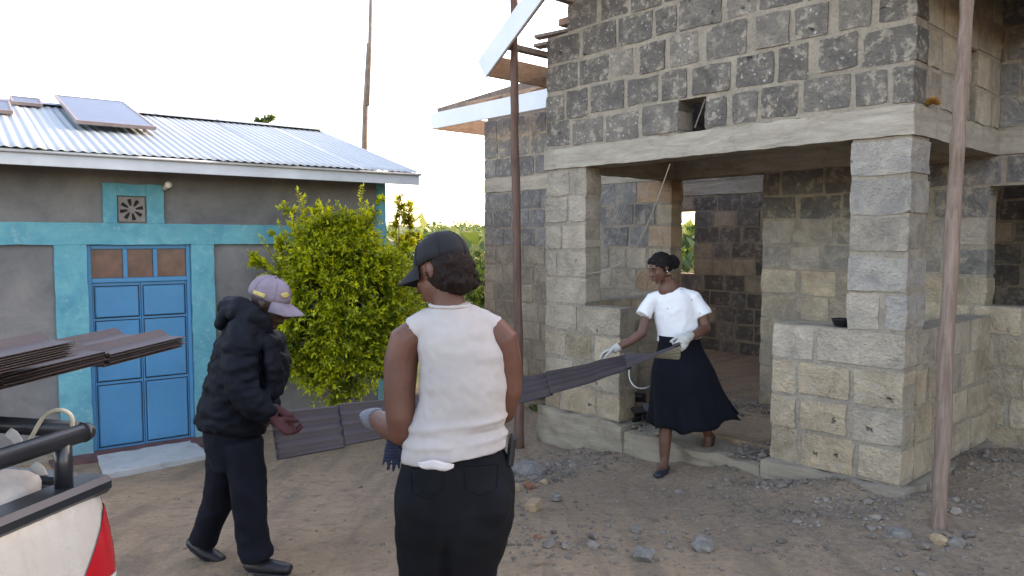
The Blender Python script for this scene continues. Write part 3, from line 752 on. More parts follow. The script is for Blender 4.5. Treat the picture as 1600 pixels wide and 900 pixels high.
def rv(r): 
    while True:
        p = Vector((r.uniform(-1, 1), r.uniform(-1, 1), r.uniform(-1, 1)))
        if .01 < p.length < 1: return p.normalized()
def shoot(lv, st, p, d, L, r, n, leaf, y0, y1, droop=.0, rad=.003):
    """stem with opposite leaf pairs; young tip leaves are yellower"""
    q = p.copy(); dd = d.normalized(); pts = [q.copy()]
    for i in range(n):
        t = i/max(1, n-1); q = q + dd*(L/n); dd = (dd + rv(r)*.10 + Vector((0, 0, .06-droop*t))).normalized(); pts.append(q.copy())
        side = dd.orthogonal(); side.rotate(Matrix.Rotation(r.uniform(0, 6.28), 3, dd))
        for sg in (-1, 1):
            ld = (side*sg + dd*.7 + Vector((0, 0, .25))).normalized()
            lv.leaf(q, ld, (Vector((0, 0, 1))+rv(r)*.5).normalized(), leaf*r.uniform(.7, 1.2)*(1-.35*t), leaf*.5*r.uniform(.8, 1.2)*(1-.3*t), min(1, max(0, y0+(y1-y0)*t+r.uniform(-.15, .15))))
    lv.leaf(q, dd, rv(r), leaf*.8, leaf*.4, min(1, y1))
    if st is not None: st.tube(pts, [rad*(1-.6*i/len(pts)) for i in range(len(pts))], 4, cap=False)
def bush(name, label, base, ctr, rad, nsh, leaf, mat, seed, top=(), ang=0, gold=(0.15, .95), cat='bush', stems=7):
    t = thing(name, label, cat, base); r = random.Random(seed); lv = Leaves(); st = MB(); base = Vector(base); ctr = Vector(ctr)
    rot = Matrix.Rotation(ang, 3, 'Z')
    ncl = max(24, nsh // 12)
    for i in range(ncl):
        d = rv(r); k = r.uniform(.5, 1.0)**.5 if i % 4 == 0 else r.uniform(.86, 1.04)
        if d.z < -.85 and r.random() < .5: continue
        lump = .84 + .34*noise.noise(d*2.3 + Vector((seed, 0, 0))) + .12*noise.noise(d*6)
        tz = 1 - .42*max(0, d.z)**.8
        p = ctr + rot @ Vector((d.x*rad[0]*tz, d.y*rad[1]*tz, d.z*rad[2]))*k*lump - base
        out = (rot @ Vector((d.x, d.y, d.z*.45))).normalized(); br = r.uniform(.5, 1.1)
        for j in range(12):
            dd = out*.8 + Vector((0, 0, .3)) + rv(r)*Vector((.9, .9, .45)).length*.62
            shoot(lv, st if j % 4 == 0 else None, p - out*.05 + rv(r)*.03*rad[0]/.7, dd, r.uniform(.10, .24)*rad[0]/.75, r, r.randint(4, 7), leaf, gold[0]*br*r.uniform(.2, 1.2), gold[1]*br*r.uniform(.6, 1.05)*(1 if k > .8 else .6), .25)
    for (tp, L) in top:
        tp = Vector(tp) - base; fr = ctr - base + (tp - (ctr-base))*.35; d = tp - fr; n = int(d.length/.024)
        for j in range(6):
            o_ = rv(r)*.07*(j > 0); shoot(lv, st, fr + o_, d + o_*3, d.length*(1, .85, .7, .8, .6, .5)[j], r, n, leaf*1.05, .25, .9, .0, .005)
        for j in range(30):
            f = r.uniform(.1, .9); shoot(lv, None, fr + d*f, d.normalized()*.8 + rv(r), .22*(1.15-f), r, 6, leaf, .2, .9)
    for i in range(stems):
        d = rv(r); d.z = abs(d.z)*.5+.4; st.tube([(d.x*.05, d.y*.05, -.1), Vector((d.x*.1, d.y*.1, .3)), (ctr-base) + rot @ Vector((d.x*rad[0]*.55, d.y*rad[1]*.5, d.z*rad[2]*.4))], [.022, .018, .006], 6)
    lv.build('foliage', mat, t)
    if st.v: st.build('stem', M['stem'], t, clean=False)
    return t
bc = at(537, 488, 7.0)
bb = Vector((bc.x, bc.y, ground_z(bc.x, bc.y)))
bush('golden_bush', 'golden green leafy bush growing against the plastered house', bb, bc, (.78, .5, .92), 4200, .062, M['leaf_gold'], 3,
     top=[(at(437, 308, 7.0), .5), (at(596, 297, 7.05), .6), (at(380, 396, 6.9), .5), (at(489, 315, 7.1), .5), (at(541, 325, 7.1), .5), (at(420, 360, 6.95), .4), (at(640, 380, 7.2), .4)], ang=H_R)
p = at(632, 385, 10.2); bush('slender_tree', 'thin small leaved tree behind the teal house corner', (p.x, p.y, ground_z(p.x, p.y)), at(631, 358, 10.2), (.24, .24, .40), 130, .045, M['leaf_gold'], 5, top=[(at(622, 305, 10.2), .4), (at(642, 318, 10.2), .4)], gold=(.5, 1.0), cat='tree', stems=3)
for i, (u, v, Y, rx, rz, sh, lab) in enumerate((
        (742, 478, 12.5, .7, .75, 500, 'dark green shrub beside the left corner of the block house'), (695, 462, 14.5, .9, .7, 420, 'rounded green shrub seen behind the black cap'),
        (655, 450, 13.0, .6, .7, 350, 'mid green shrub between the golden bush and the black cap'), (735, 422, 22, 1.6, .8, 380, 'broad pale green shrub on the slope beyond the block house'),
        (660, 408, 26, 2.0, .8, 380, 'distant pale shrub above the golden bush'), (1072, 412, 17, 1.1, 1.1, 400, 'green shrub seen through the far window of the block house'))):
    c = at(u, v, Y); bush('slope_shrub', lab, (c.x, c.y, ground_z(c.x, c.y)), c, (rx, rx, rz), sh, .085 if Y < 18 else .13, M['leaf_green'] if Y < 18 else M['leaf_far'], 20+i, gold=(.3, 1.0), stems=0)
c = at(412, 200, 17); bush('tree_top', 'sparse tree top just showing above the iron roof ridge', (c.x, c.y, ground_z(c.x, c.y)), at(412, 200, 17), (.3, .3, .22), 60, .06, M['leaf_far'], 41, top=[(at(424, 182, 17), .3), (at(402, 188, 17), .3)], gold=(.4, 1.0), cat='tree', stems=3)
# wooded far slopes: nobody could count these
lv = Leaves(); r = random.Random(8)
for i in range(620):
    D = 34*math.exp(r.random()*3.3); u = r.uniform(520, 1180); x = (u-800)/F*D; z = ground_z(x, D); h = r.uniform(1.6, 4.2)*(1 + D/600); w_ = h*r.uniform(.5, .9)
    for j in range(46):
        d = rv(r); q = Vector((x+d.x*w_, D+d.y*w_, z+h*.5+d.z*h*.5)); lv.leaf(q, rv(r), rv(r), h*.32, h*.26, r.random())
o = lv.build('far_woodland', M['leaf_far']); o['kind'] = 'stuff'
# weeds at the wall foot
def tuft(label, u, v, n, L, seed):
    p = on_ground(u, v); r = random.Random(seed); lv = Leaves()
    for i in range(n):
        a = r.uniform(0, 6.28); q = Vector((r.gauss(0, .07), r.gauss(0, .05), 0)); d = Vector((math.cos(a)*.7, math.sin(a)*.7, r.uniform(.3, 1)))
        lv.leaf(q, d, Vector((0, 0, 1)), L*r.uniform(.5, 1.2), L*.3, r.random())
    t = thing('weed_tuft', label, 'weeds', p); lv.build('leaves', M['leaf_green'], t)
tuft('low green weeds at the foot of the block plinth left of the white blouse woman', 995, 722, 150, .07, 1)
tuft('patch of grass beside the dark red pole', 833, 622, 260, .10, 2)
tuft('short weeds on the porch rubble right of the skirt', 1172, 690, 140, .06, 3)
tuft('grass tuft in the doorway floor behind the skirt', 1165, 573, 160, .08, 4)
tuft('sparse weeds along the base of the pale plinth beside the pole foot', 846, 640, 140, .08, 5)

# ------------------------------------------------------------------ stones, gravel, rubble
def rock_mesh(seed, flat=.7, sub=2, rough=.35):
    bm = bmesh.new(); bmesh.ops.create_icosphere(bm, subdivisions=sub, radius=1); r = random.Random(seed); o_ = Vector((r.uniform(0, 50), r.uniform(0, 50), 0))
    for v in bm.verts:
        k = 1 + rough*noise.noise(v.co*1.3+o_) + rough*.5*noise.noise(v.co*3.1+o_); v.co = Vector((v.co.x*k, v.co.y*k, v.co.z*k*flat))
    # planar cuts make angular stones
    for i in range(5):
        n_ = rv(r); d = r.uniform(.55, .8)
        for v in bm.verts:
            e = v.co.dot(n_)-d
            if e > 0: v.co -= n_*e
    me = bpy.data.meshes.new('rock'); bm.to_mesh(me); bm.free(); return me
def rock(name, label, u, v, px, mat, seed, flat=.7, cat='stone'):
    p = on_ground(u, v); k = px/F*p.y*1.05; me = rock_mesh(seed, flat, 3); me.materials.append(mat)
    for q in me.vertices: q.co *= k
    o_ = obj(name, me, None, (p.x, p.y, p.z + k*flat*.42), (0, 0, seed)); return tag(o_, label, cat)
rock('grey_stone', 'angular grey stone lying on the dirt nearest the bottom edge', 1006, 874, 19, M['rock'], 1)
rock('grey_stone', 'dark grey stone on the dirt, twin of the one nearer the bottom', 1098, 858, 19, M['rock'], 2)
rock('flat_stone', 'flat pale grey stone left of the right pole foot', 1404, 836, 20, M['rock'], 3, .35)
rock('tan_stone', 'orange tan stone at the foot of the bent right pole', 1467, 848, 14, M['rock_tan'], 4)
rock('grey_stone', 'rounded grey stone right of the orange tan stone', 1492, 853, 14, M['rock'], 5)
rock('flat_stone', 'large flat grey stone lump beside the black trousers', 820, 738, 24, M['rock'], 6, .45)
rock('grey_stone', 'small grey stone in the rubble left of the porch step', 843, 742, 12, M['rock'], 7)
rock('brick_fragment', 'red brick fragment in the rubble beside the black trousers', 826, 762, 10, M['brickbit'], 8, cat='brick piece')
rock('brick_fragment', 'orange brick fragment right of the red one', 850, 756, 8, M['rock_tan'], 9, cat='brick piece')
rock('grey_stone', 'small dark stone below the porch step left of the walking woman', 868, 780, 10, M['rock'], 10)
rock('tan_stone', 'small tan stone at the pillar corner', 1432, 800, 9, M['rock_tan'], 12)
rock('brick_fragment', 'pinkish fragment lying alone on the dirt below the wood offcut', 840, 842, 7, M['brickbit'], 14, cat='brick piece')
rock('grey_stone', 'small stone at the right edge near the rubble heap', 1590, 700, 12, M['rock'], 15)
p = on_ground(833, 796); mb = MB(); mb.cbox(-.035, .035, -.06, .06, -.005, .055, .004)
o = tag(mb.build('wood_offcut', M['rock_tan']), 'square cut wood offcut block lying on the dirt', 'wood block'); o.location = p; o.rotation_euler = (0, 0, -.35)
p = on_ground(806, 766); mb = MB(); mb.cbox(-.025, .025, -.03, .03, -.005, .04, .003)
o = tag(mb.build('wood_offcut', M['rock_tan']), 'small wood offcut cube at the edge of the rubble', 'wood block'); o.location = p; o.rotation_euler = (0, 0, .4)
for i, (u, v, L, a, lab) in enumerate(((1080, 845, .12, .8, 'thin stick pointing at the dark grey stone'), (330, 862, .1, .3, 'thin twig on the dirt between the rear shoe and front shoe'), (850, 882, .1, -.4, 'pale splinter of wood on the dirt near the bottom'), (1000, 790, .07, 1.0, 'pale twig in the middle of the dirt yard'))):
    p = on_ground(u, v); mb = MB(); d = Vector((math.cos(a), math.sin(a)*-1, .05))*L; mb.tube([p+Vector((0, 0, .008))-d*.5, p+Vector((0, 0, .012)), p+Vector((0, 0, .008))+d*.5], [.004, .005, .003], 6)
    tag(mb.build('twig', M['plank'], None, True), lab, 'twig')
# gravel: thousands of chips in one object
gm = [rock_mesh(100+i, .6, 1, .3) for i in range(8)]
gv_, gf_, gmi = [], [], []; r = random.Random(77); cnt = 0
zones = [(on_ground(1250, 760), .55, .22, 700), (on_ground(1350, 800), .6, .25, 650), (on_ground(900, 725), .5, .3, 800), (on_ground(830, 745), .35, .25, 500), (on_ground(1180, 735), .3, .22, 350), (on_ground(1540, 740), .6, .5, 900), (on_ground(1150, 660), .5, .4, 500), (on_ground(1080, 800), 1.5, .7, 420), (on_ground(1400, 860), 1.2, .35, 420), (on_ground(600, 800), 2.5, 1.2, 160), (on_ground(1010, 640), .3, .3, 400), (on_ground(860, 850), .6, .25, 250)]
BMi = BM.inverted()
for (c, sx, sy, n) in zones:
    for i in range(n):
        x, y = r.gauss(c.x, sx*.6), r.gauss(c.y, sy*.6); lp_ = BMi @ Vector((x, y, 0))
        if -3.2 < lp_.x < -2.2 and -.05 < lp_.y < .3 or -.95 < lp_.x < .05 and -.05 < lp_.y < .3: continue
        z = gz(x, y)
        if -2.95 < lp_.x < -.2 and .3 < lp_.y < 1.9: z = .05
        elif -2.25 < lp_.x < -.9 and -.06 < lp_.y < .3: z = .028
        k = .0045*math.exp(abs(r.gauss(0, .75))); k = min(k, .04); me = r.choice(gm); R3 = Matrix.Rotation(r.uniform(0, 6.28), 3, 'Z') @ Matrix.Rotation(r.uniform(-.5, .5), 3, 'X'); o_ = len(gv_)
        gv_ += [tuple(R3 @ v.co*k + Vector((x, y, z+k*.25))) for v in me.vertices]; gf_ += [tuple(j+o_ for j in p_.vertices) for p_ in me.polygons]
me = bpy.data.meshes.new('gravel'); me.from_pydata(gv_, [], gf_); me.materials.append(M['pebble']); o = obj('gravel', me); o['kind'] = 'stuff'

# ------------------------------------------------------------------ small things on the building site
M['rope'] = fabric('rope_fibre', (.26, .23, .19)); M['plastic_k'] = plain('black_plastic', (.012, .012, .013), .45, .2); M['cable'] = plain('pale_cable', (.5, .5, .47), .5, .05)
def rope(name, label, pts, rad, mat, cat='rope', n=6):
    pts = [Vector(p) for p in pts]; out = []
    for i in range(len(pts)-1):      # catmull
        p0, p1, p2, p3 = pts[max(0, i-1)], pts[i], pts[i+1], pts[min(len(pts)-1, i+2)]
        for j in range(8):
            t = j/8; out.append(.5*((2*p1)+(p2-p0)*t+(2*p0-5*p1+4*p2-p3)*t*t+(3*p1-p0-3*p2+p3)*t*t*t))
    out.append(pts[-1]); mb = MB(); mb.tube(out, rad, n); return tag(mb.build(name, mat, None, True), label, cat)
rope('hanging_rope', 'frayed rope hanging from the porch beam to the left pier', [at(1047, 256, 5.98), at(1035, 290, 6.05), at(1018, 335, 6.15), at(1000, 375, 6.25), at(978, 405, 6.35), at(950, 421, 6.42), at(925, 427, 6.45), at(907, 427, 6.42)], .0045, M['rope'])
rope('cable_loop', 'pale bent cable hanging beside the porch parapet end', [at(983, 575, 6.2), at(984, 592, 6.15), at(992, 604, 6.1), at(1004, 607, 6.1), at(1014, 604, 6.12)], .0055, M['cable'], 'cable')
rope('rope_coil', 'pale rope bundle lying along the foot of the blue door', [on_ground(u, v)+Vector((0, -.03, .05)) for u, v in ((155, 706), (170, 700), (185, 703), (205, 697), (225, 697), (238, 690), (222, 694), (195, 700), (165, 706))], .010, M['cable'])
mb = MB(); r = random.Random(5); c = at(1003, 628, 6.5); c.z = .06
for i in range(26):
    d = rv(r); a = Vector((r.gauss(0, .10), r.gauss(0, .09), abs(r.gauss(0, .08)))); mb.cbox(-.06, .06, -.04, .04, -.008, .008, .004, mat=Matrix.Translation(a) @ d.to_track_quat('Z', 'Y').to_matrix().to_4x4())
o = tag(mb.build('debris_heap', M['plastic_k']), 'heap of black scraps on the porch floor behind the parapet end', 'debris'); o.location = c
bt = BM @ Vector((-.44, .09, 1.045)); t = thing('black_basin', 'small black basin on the right parapet against the pillar', 'basin', bt)
mb = MB(); prof = [(.03, 0), (.05, .005), (.062, .045), (.068, .05), (.058, .045), (.045, .012), (.0, .01)]
vs_ = [(a*math.cos(j*math.pi/8), a*math.sin(j*math.pi/8), z) for a, z in prof for j in range(16)]; mb.add(vs_, [(i*16+j, i*16+(j+1) % 16, (i+1)*16+(j+1) % 16, (i+1)*16+j) for i in range(6) for j in range(16)]); mb.build('bowl', M['plastic_k'], t, True)
p = BM @ Vector((-.03, .28, 2.452)); lv = Leaves(); r = random.Random(3)
for i in range(260): d = rv(r); d.z = abs(d.z); lv.leaf(d*.012, d, rv(r), r.uniform(.03, .055), .006, r.random())
M['straw'] = leaf_mat('orange_fibre', (.30, .13, .03), (.5, .26, .07), .1); t = thing('fibre_tuft', 'orange fibre tuft stuck on the beam corner above the pillar', 'fibre', BM @ Vector((.03, .22, 2.47))); lv.build('fibres', M['straw'], t)
p = BM @ Vector((-3.02, .1, 3.60)); mb = MB(); mb.cbox(-.06, .06, -.05, .05, -.03, .035, .004); o = tag(mb.build('wood_offcut', M['plank']), 'short orange wood block on the stepped top of the gable wall', 'wood block'); o.location = p; o.rotation_euler = (0, 0, B_R)

# ------------------------------------------------------------------ pickup truck with roofing sheets
k_ = NT('dusty_car_paint'); c_ = k_.coord(); n_a = k_.noise(c_, 4, 5, .7, .4); n_b = k_.noise(k_.scale(c_, (1, 1, .3)), 30, 4, .7)
M['car_white'] = k_.done(k_.mix(k_.math('MULTIPLY', k_.ramp(n_b, .45, .75), .35), k_.ramp(n_a, .35, .75, (.42, .415, .39), (.36, .34, .30)), (.25, .2, .15)), k_.ramp(n_a, .3, .7, (.18,)*3, (.38,)*3), spec=.55); M['lens_red'] = plain('red_lens', (.35, .012, .018), .15, .1, 6, 0, spec=.6)
M['lens_clear'] = plain('clear_lens', (.62, .6, .57), .12, .05, 6, 0, spec=.7); M['tube_k'] = plain('black_tube_paint', (.014, .017, .022), .32, .3, 9, .05, spec=.5); M['tyre'] = plain('tyre', (.02, .02, .02), .85, .2)
M['sack'] = fabric('woven_sack', (.42, .41, .385)); M['strap'] = fabric('cream_strap', (.5, .46, .36)); M['glass'] = plain('car_glass', (.03, .035, .04), .08, .05, 3, 0, spec=.7)
TR, TL = -R(13), Vector((-1.063, 1.93, 0))
trk = thing('pickup_truck', 'white pickup truck rear corner with black bed rails and red tail lamp', 'truck', TL, TR)
TM = Matrix.Translation(TL) @ Matrix.Rotation(TR, 4, 'Z')
prof = [(-.02, .985), (.0, .97), (.012, .93), (.03, .85), (.042, .76), (.045, .68), (.04, .6), (.02, .5), (-.02, .44)]
def side_strip(mb, x_sign, x_off, ys, pr, mi=0):
    vs_ = []
    for y, inn in ys:
        for (a, z) in pr: vs_.append((x_off + x_sign*(a-inn), y, z))
    n = len(pr); mb.add(vs_, [(i*n+j, i*n+j+1, (i+1)*n+j+1, (i+1)*n+j) for i in range(len(ys)-1) for j in range(n-1)], mi)
ys_ = [(-2.1, 0), (-1.5, 0), (-1., 0), (-.5, 0), (-.12, 0), (-.06, .004), (-.025, .018), (-.006, .04), (0, .07)]
mb = MB(); side_strip(mb, 1, 0, ys_, prof); side_strip(mb, -1, -1.6, ys_, prof)
mb.add([(-.07, 0, .98), (-.07, 0, .44), (-1.53, 0, .44), (-1.53, 0, .98)], [(0, 1, 2, 3)])
mb.add([(-.07, -.05, .98), (-.07, -.05, .5), (-1.53, -.05, .5), (-1.53, -.05, .98)], [(0, 1, 2, 3)])
mb.build('body', M['car_white'], trk, True, clean=False)
mb = MB(); mb.box(-1.53, -.07, -2.1, -.05, .5, .52); mb.box(-.075, -.065, -2.1, -.03, .5, .96); mb.box(-1.535, -1.525, -2.1, -.03, .5, .96); mb.build('bed_floor', M['tube_k'], trk)
mb = MB(); mb.cbox(-.085, .012, -2.1, .004, .958, 1.005, .014); mb.build('bed_rail_cap', M['tube_k'], trk); mb = MB(); mb.cbox(-1.612, -1.515, -2.1, .004, .958, 1.005, .014); mb.build('bed_rail_cap', M['tube_k'], trk)
mb = MB(); mb.cbox(-1.5, -.1, -.055, .008, .975, 1.0, .008); mb.build('tailgate_top', M['tube_k'], trk)
def lens(z0, z1, mat, name):
    mb = MB(); vs_ = []; n = 9; m_ = 10
    for i in range(n):
        z = z0+(z1-z0)*i/(n-1); xo = 0
        for (a0, z0_), (a1, z1_) in zip(prof, prof[1:]):
            if z1_ <= z <= z0_: xo = a0+(a1-a0)*(z0_-z)/(z0_-z1_)
        yf = -.03 - .17*min(1, max(0, (.925-z)/.2))
        for j in range(m_):
            t = j/(m_-1); y = yf + (.006-yf)*t
            inn = 0
            for (ya, ia), (yb, ib) in zip(ys_, ys_[1:]):
                if ya <= y <= yb: inn = ia+(ib-ia)*(y-ya)/(yb-ya)
            if y > 0: inn = .075
            vs_.append((xo-inn+.006, y+.004*t, z))
    mb.add(vs_, [(i*m_+j, i*m_+j+1, (i+1)*m_+j+1, (i+1)*m_+j) for i in range(n-1) for j in range(m_-1)]); return mb.build(name, mat, trk, True, clean=False)
lens(.76, .925, M['lens_red'], 'tail_lamp'); lens(.60, .757, M['lens_clear'], 'reversing_lamp')
mb = MB(); mb.tube([(-.035, -1.95, 1.125), (-.035, -.045, 1.125)], .024, 14); mb.tube([(-.035, -.05, 1.125), (-.035, -.03, 1.125)], [.026, .022], 14); mb.build('side_rail', M['tube_k'], trk, True)
for y in (-.115, -1.0, -1.85): mb = MB(); mb.tube([(-.035, y, 1.0), (-.035, y, 1.125)], .021, 12); mb.build('rail_post', M['tube_k'], trk, True)
mb = MB(); mb.tube([(-1.5, .02, 1.11), (-.115, .02, 1.11)], .023, 14); mb.build('cross_rail', M['tube_k'], trk, True)
mb = MB(); mb.tube([(-1.5, -.26, 1.225), (-.09, -.26, 1.225)], .02, 12); mb.tube([(-.11, -.26, .98), (-.11, -.26, 1.225)], .02, 12); mb.tube([(-1.45, -.26, .98), (-1.45, -.26, 1.225)], .02, 12); mb.build('load_rack', M['tube_k'], trk, True); mb = MB(); mb.tube([(-1.5, -1.7, 1.225), (-.06, -1.7, 1.225)], .02, 12); mb.tube([(-.095, -1.7, .98), (-.095, -1.7, 1.225)], .02, 12); mb.tube([(-1.45, -1.7, .98), (-1.45, -1.7, 1.225)], .02, 12); mb.build('load_rack', M['tube_k'], trk, True)
for x in (-.16, -1.44):
    for y in (-1.0, -3.9):
        wh = MB(); wh.tube([(x-.1, y, .33), (x+.1, y, .33)], .33, 28); tw = wh.build('wheel', M['tyre'], trk); mb = MB(); mb.tube([(x-.103, y, .33), (x+.103, y, .33)], .2, 20); mb.build('rim', M['car_white'], tw)
mb = MB(); mb.cbox(-1.6, 0, -4.6, -2.12, .4, 1.0, .06); mb.cbox(-1.5, -.1, -3.6, -2.14, .98, 1.62, .12); mb.build('cab', M['car_white'], trk)
mb = MB(); mb.cbox(-1.42, -.18, -2.145, -2.13, 1.12, 1.5, .005); mb.build('rear_window', M['glass'], trk)
mb = MB(); mb.cbox(-1.5, -.1, .005, .09, .42, .55, .02); mb.build('bumper', M['tube_k'], trk)
# roofing sheets: tile-profiled steel, steps along the length and ridges along it
k = NT('stone_coated_sheet'); c_ = k.coord(); n1 = k.noise(c_, 3, 4, .6); n2 = k.noise(c_, 260, 2)
M['sheet'] = k.done(k.mix(k.math('MULTIPLY', k.ramp(n2, .45, .7), .5), k.ramp(n1, .3, .7, (.037, .028, .029), (.06, .046, .047)), (.024, .018, .019)), .62, k.bump(n2, .4, .003), spec=.35)
M['sheet_under'] = plain('sheet_primer', (.30, .30, .235), .6, .1, 4, .05)
M['sheet_dark'] = plain('sheet_back_coat', (.04, .036, .034), .6, .1, 4, .05)
def sheet_z(s, t, mod=.35, ridges=2, Wd=.36):
    f = (s/mod) % 1.0
    c_ = -math.cos(2*math.pi*ridges*t)
    return (.012*(1-f)) + .022*max(0, c_)**6
def sheet_mesh(L, Wd, ridges=2, nl=None, nw=16, surf=None, thick=.0022, mod=.35):
    ss_ = []; n = int(math.ceil(L/mod))
    for i in range(n):
        for f in (0.0, .33, .66, .985):
            s = (i+f)*mod
            if s <= L: ss_.append(s)
    ss_.append(L); vs_ = []
    for s in ss_:
        for j in range(nw+1):
            t = j/nw; vs_.append(surf(s/L, t, sheet_z(s, t, mod, ridges)) if surf else Vector(((t-.5)*Wd, -s, sheet_z(s, t, mod, ridges))))
    N = len(vs_); m_ = nw+1; mb = MB(); 
    if surf: low = [surf(s/L, j/nw, sheet_z(s, j/nw, mod, ridges)-thick) for s in ss_ for j in range(m_)]
    else: low = [v-Vector((0, 0, thick)) for v in vs_]
    tp, bt_, ed = [], [], []
    for i in range(len(ss_)-1):
        for j in range(nw): a = i*m_+j; tp.append((a, a+1, a+m_+1, a+m_)); bt_.append((N+a, N+a+m_, N+a+m_+1, N+a+1))
        for j in (0, nw): a = i*m_+j; ed.append((a, a+m_, N+a+m_, N+a))
    for j in range(nw):
        for i in (0, len(ss_)-1): a = i*m_+j; ed.append((a, N+a, N+a+1, a+1))
    mb.add(vs_+low, tp+ed, 0); o_ = 0; mb.f += bt_; mb.m += [1]*len(bt_)
    return mb.mesh('roofing_sheet', [M['sheet'], M['sheet_under'] if surf else M['sheet_dark']], False, clean=False)
sm_low = sheet_mesh(2.3, .36); sm_up = sheet_mesh(1.9, .40); r = random.Random(4)
for i in range(7):
    last = i == 6
    o = obj('roofing_sheet', sm_low, None, TM @ Vector((-.34+r.uniform(-.004, .004), .53+r.uniform(-.012, .008), 1.255+i*.0055)), (0, 0, TR+r.uniform(-.004, .004)))
    tag(o, 'topmost brown roofing sheet of the lower stack reaching furthest over the tailgate' if last else 'brown tile profile roofing sheet within the lower stack on the truck', 'roofing sheet', 'sheets stacked on the truck')
for i in range(7):
    last = i == 6
    o = obj('roofing_sheet', sm_up, None, TM @ Vector((-.27+r.uniform(-.004, .004), -.035+r.uniform(-.012, .008), 1.312+i*.006)), (0, 0, TR+.03+r.uniform(-.004, .004)))
    tag(o, 'topmost brown roofing sheet of the upper shorter stack at left edge' if last else 'brown tile profile roofing sheet within the upper shorter stack on the truck', 'roofing sheet', 'sheets stacked on the truck')
rope('cream_strap', 'cream strap looping up above the black truck rail', [at(40, 705, 1.97), at(46, 690, 1.97), at(68, 652, 1.96), at(92, 641, 1.95), at(110, 648, 1.95), at(113, 665, 1.96), at(106, 682, 1.97)], .006, M['strap'], 'strap')
mb = MB(); c = TM @ Vector((-.19, -.17, .98)); r = random.Random(6)
mb.ball((0, 0, 0), (.09, .11, .06), 20, 14); me = mb.mesh('packing_sack', M['sack'], True)
for v in me.vertices: v.co += v.co.normalized()*.03*noise.noise(v.co*14)
o = tag(obj('packing_sack', me, None, c), 'white crumpled sack lying in the truck bed', 'sack')
for i, (pts, lab) in enumerate((([(12, 674), (20, 680), (28, 690), (36, 700)], 'short white ribbon end curling by the left cross rail'), ([(52, 725), (62, 735), (70, 748), (60, 762)], 'white ribbon tail hanging over the black bed rail'))):
    pp = [at(u, v, 1.93) for u, v in pts]; mb = MB(); mb.tube(pp, [(.012, .001), (.014, .001), (.012, .001), (.006, .001)], 8, lat=Vector((.8, .3, .5))); tag(mb.build('ribbon', M['sack'], None, True), lab, 'ribbon')
# the long sheets being carried
A_n, A_f = at(436, 720, 3.42), at(425, 646, 3.78); B_n, B_f = at(980, 573, 4.92), at(975, 552, 5.32); C_n, C_f = at(1066, 537, 4.98), at(1064, 561, 5.22)
def carried(dl=0, off=0):
    def surf(s, t, h):
        s = s + dl; k_ = .86
        if s < k_: q = s/k_; n_, f_ = A_n.lerp(B_n, q), A_f.lerp(B_f, q)
        else:
            q = ss((s-k_)/(1-k_)); q2 = (s-k_)/(1-k_); n_, f_ = B_n.lerp(C_n, q2), B_f.lerp(C_f, q2)
        p = n_.lerp(f_, t); up = (f_-n_).cross(A_n-B_n).normalized(); 
        if up.z < 0: up = -up
        sag = -.05*math.sin(math.pi*min(1, max(0, s)))
        return p + up*(h + off) + Vector((0, 0, sag))
    return surf
tag(obj('roofing_sheet', sheet_mesh(2.85, .45, 4, surf=carried(), nw=48)), 'long brown tile profile roofing sheet carried by the three people', 'roofing sheet', 'sheets being carried')
tag(obj('roofing_sheet', sheet_mesh(2.8, .45, 4, surf=carried(-.004, -.005), nw=48)), 'second brown roofing sheet lying just under the carried one', 'roofing sheet', 'sheets being carried')
# ------------------------------------------------------------------ people
M['skin_a'] = skin('brown_skin', (.108, .043, .027)); M['skin_b'] = skin('deep_brown_skin', (.11, .05, .033)); M['skin_c'] = skin('dark_brown_skin', (.045, .024, .018))
M['knit'] = fabric('cream_rib_knit', (.43, .395, .375), .9, .08, 'X', 120, .3); M['blouse'] = None
k = NT('white_chiffon'); c_ = k.coord(); v_ = k.n('ShaderNodeTexVoronoi', i_Vector=c_, i_Scale=15.0); kp = k.math('GREATER_THAN', k.n('ShaderNodeSeparateColor', i_Color=v_.outputs['Color']).outputs[0], .45)
sp_ = k.math('MULTIPLY', k.ramp(v_.outputs['Distance'], .07, .13, (1, 1, 1), (0, 0, 0)), kp); M['blouse'] = k.done(k.mix(k.math('MULTIPLY', sp_, .8), (.6, .6, .61), (.2, .2, .2)), .8, k.bump(k.noise(c_, 30, 3), .15, .004), spec=.3)
M['black_cloth'] = fabric('black_trouser_cloth', (.0045, .005, .007), .95, .3); M['skirt'] = fabric('black_skirt_cloth', (.0035, .0045, .008), .95, .3)
M['jacket'] = fabric('black_padded_nylon', (.0035, .005, .009), .7, .3, bump=.1, spec=.14); M['navy'] = fabric('dark_navy_trouser', (.005, .006, .011), .95, .3)
M['cap_black'] = fabric('black_cap_cloth', (.014, .015, .017), .8, .2); M['cap_lilac'] = fabric('faded_lilac_cap', (.2, .165, .2), .9, .25); M['hair'] = fabric('black_curly_hair', (.007, .005, .005), .8, .5, bump=.8)
M['hair_b'] = fabric('brown_black_hair', (.012, .006, .005), .8, .5, bump=.8); M['glove_w'] = fabric('white_work_glove', (.36, .345, .315), .95, .2); M['glove_g'] = fabric('grey_knit_glove', (.15, .155, .175), .95, .2, 'Z', 40)
M['maroon'] = fabric('maroon_knit', (.06, .021, .022), .9, .25); M['shoe_k'] = plain('black_shoe', (.012, .013, .016), .45, .25, 9, .1); M['shoe_n'] = plain('dark_blue_flat_shoe', (.014, .019, .028), .5, .25)
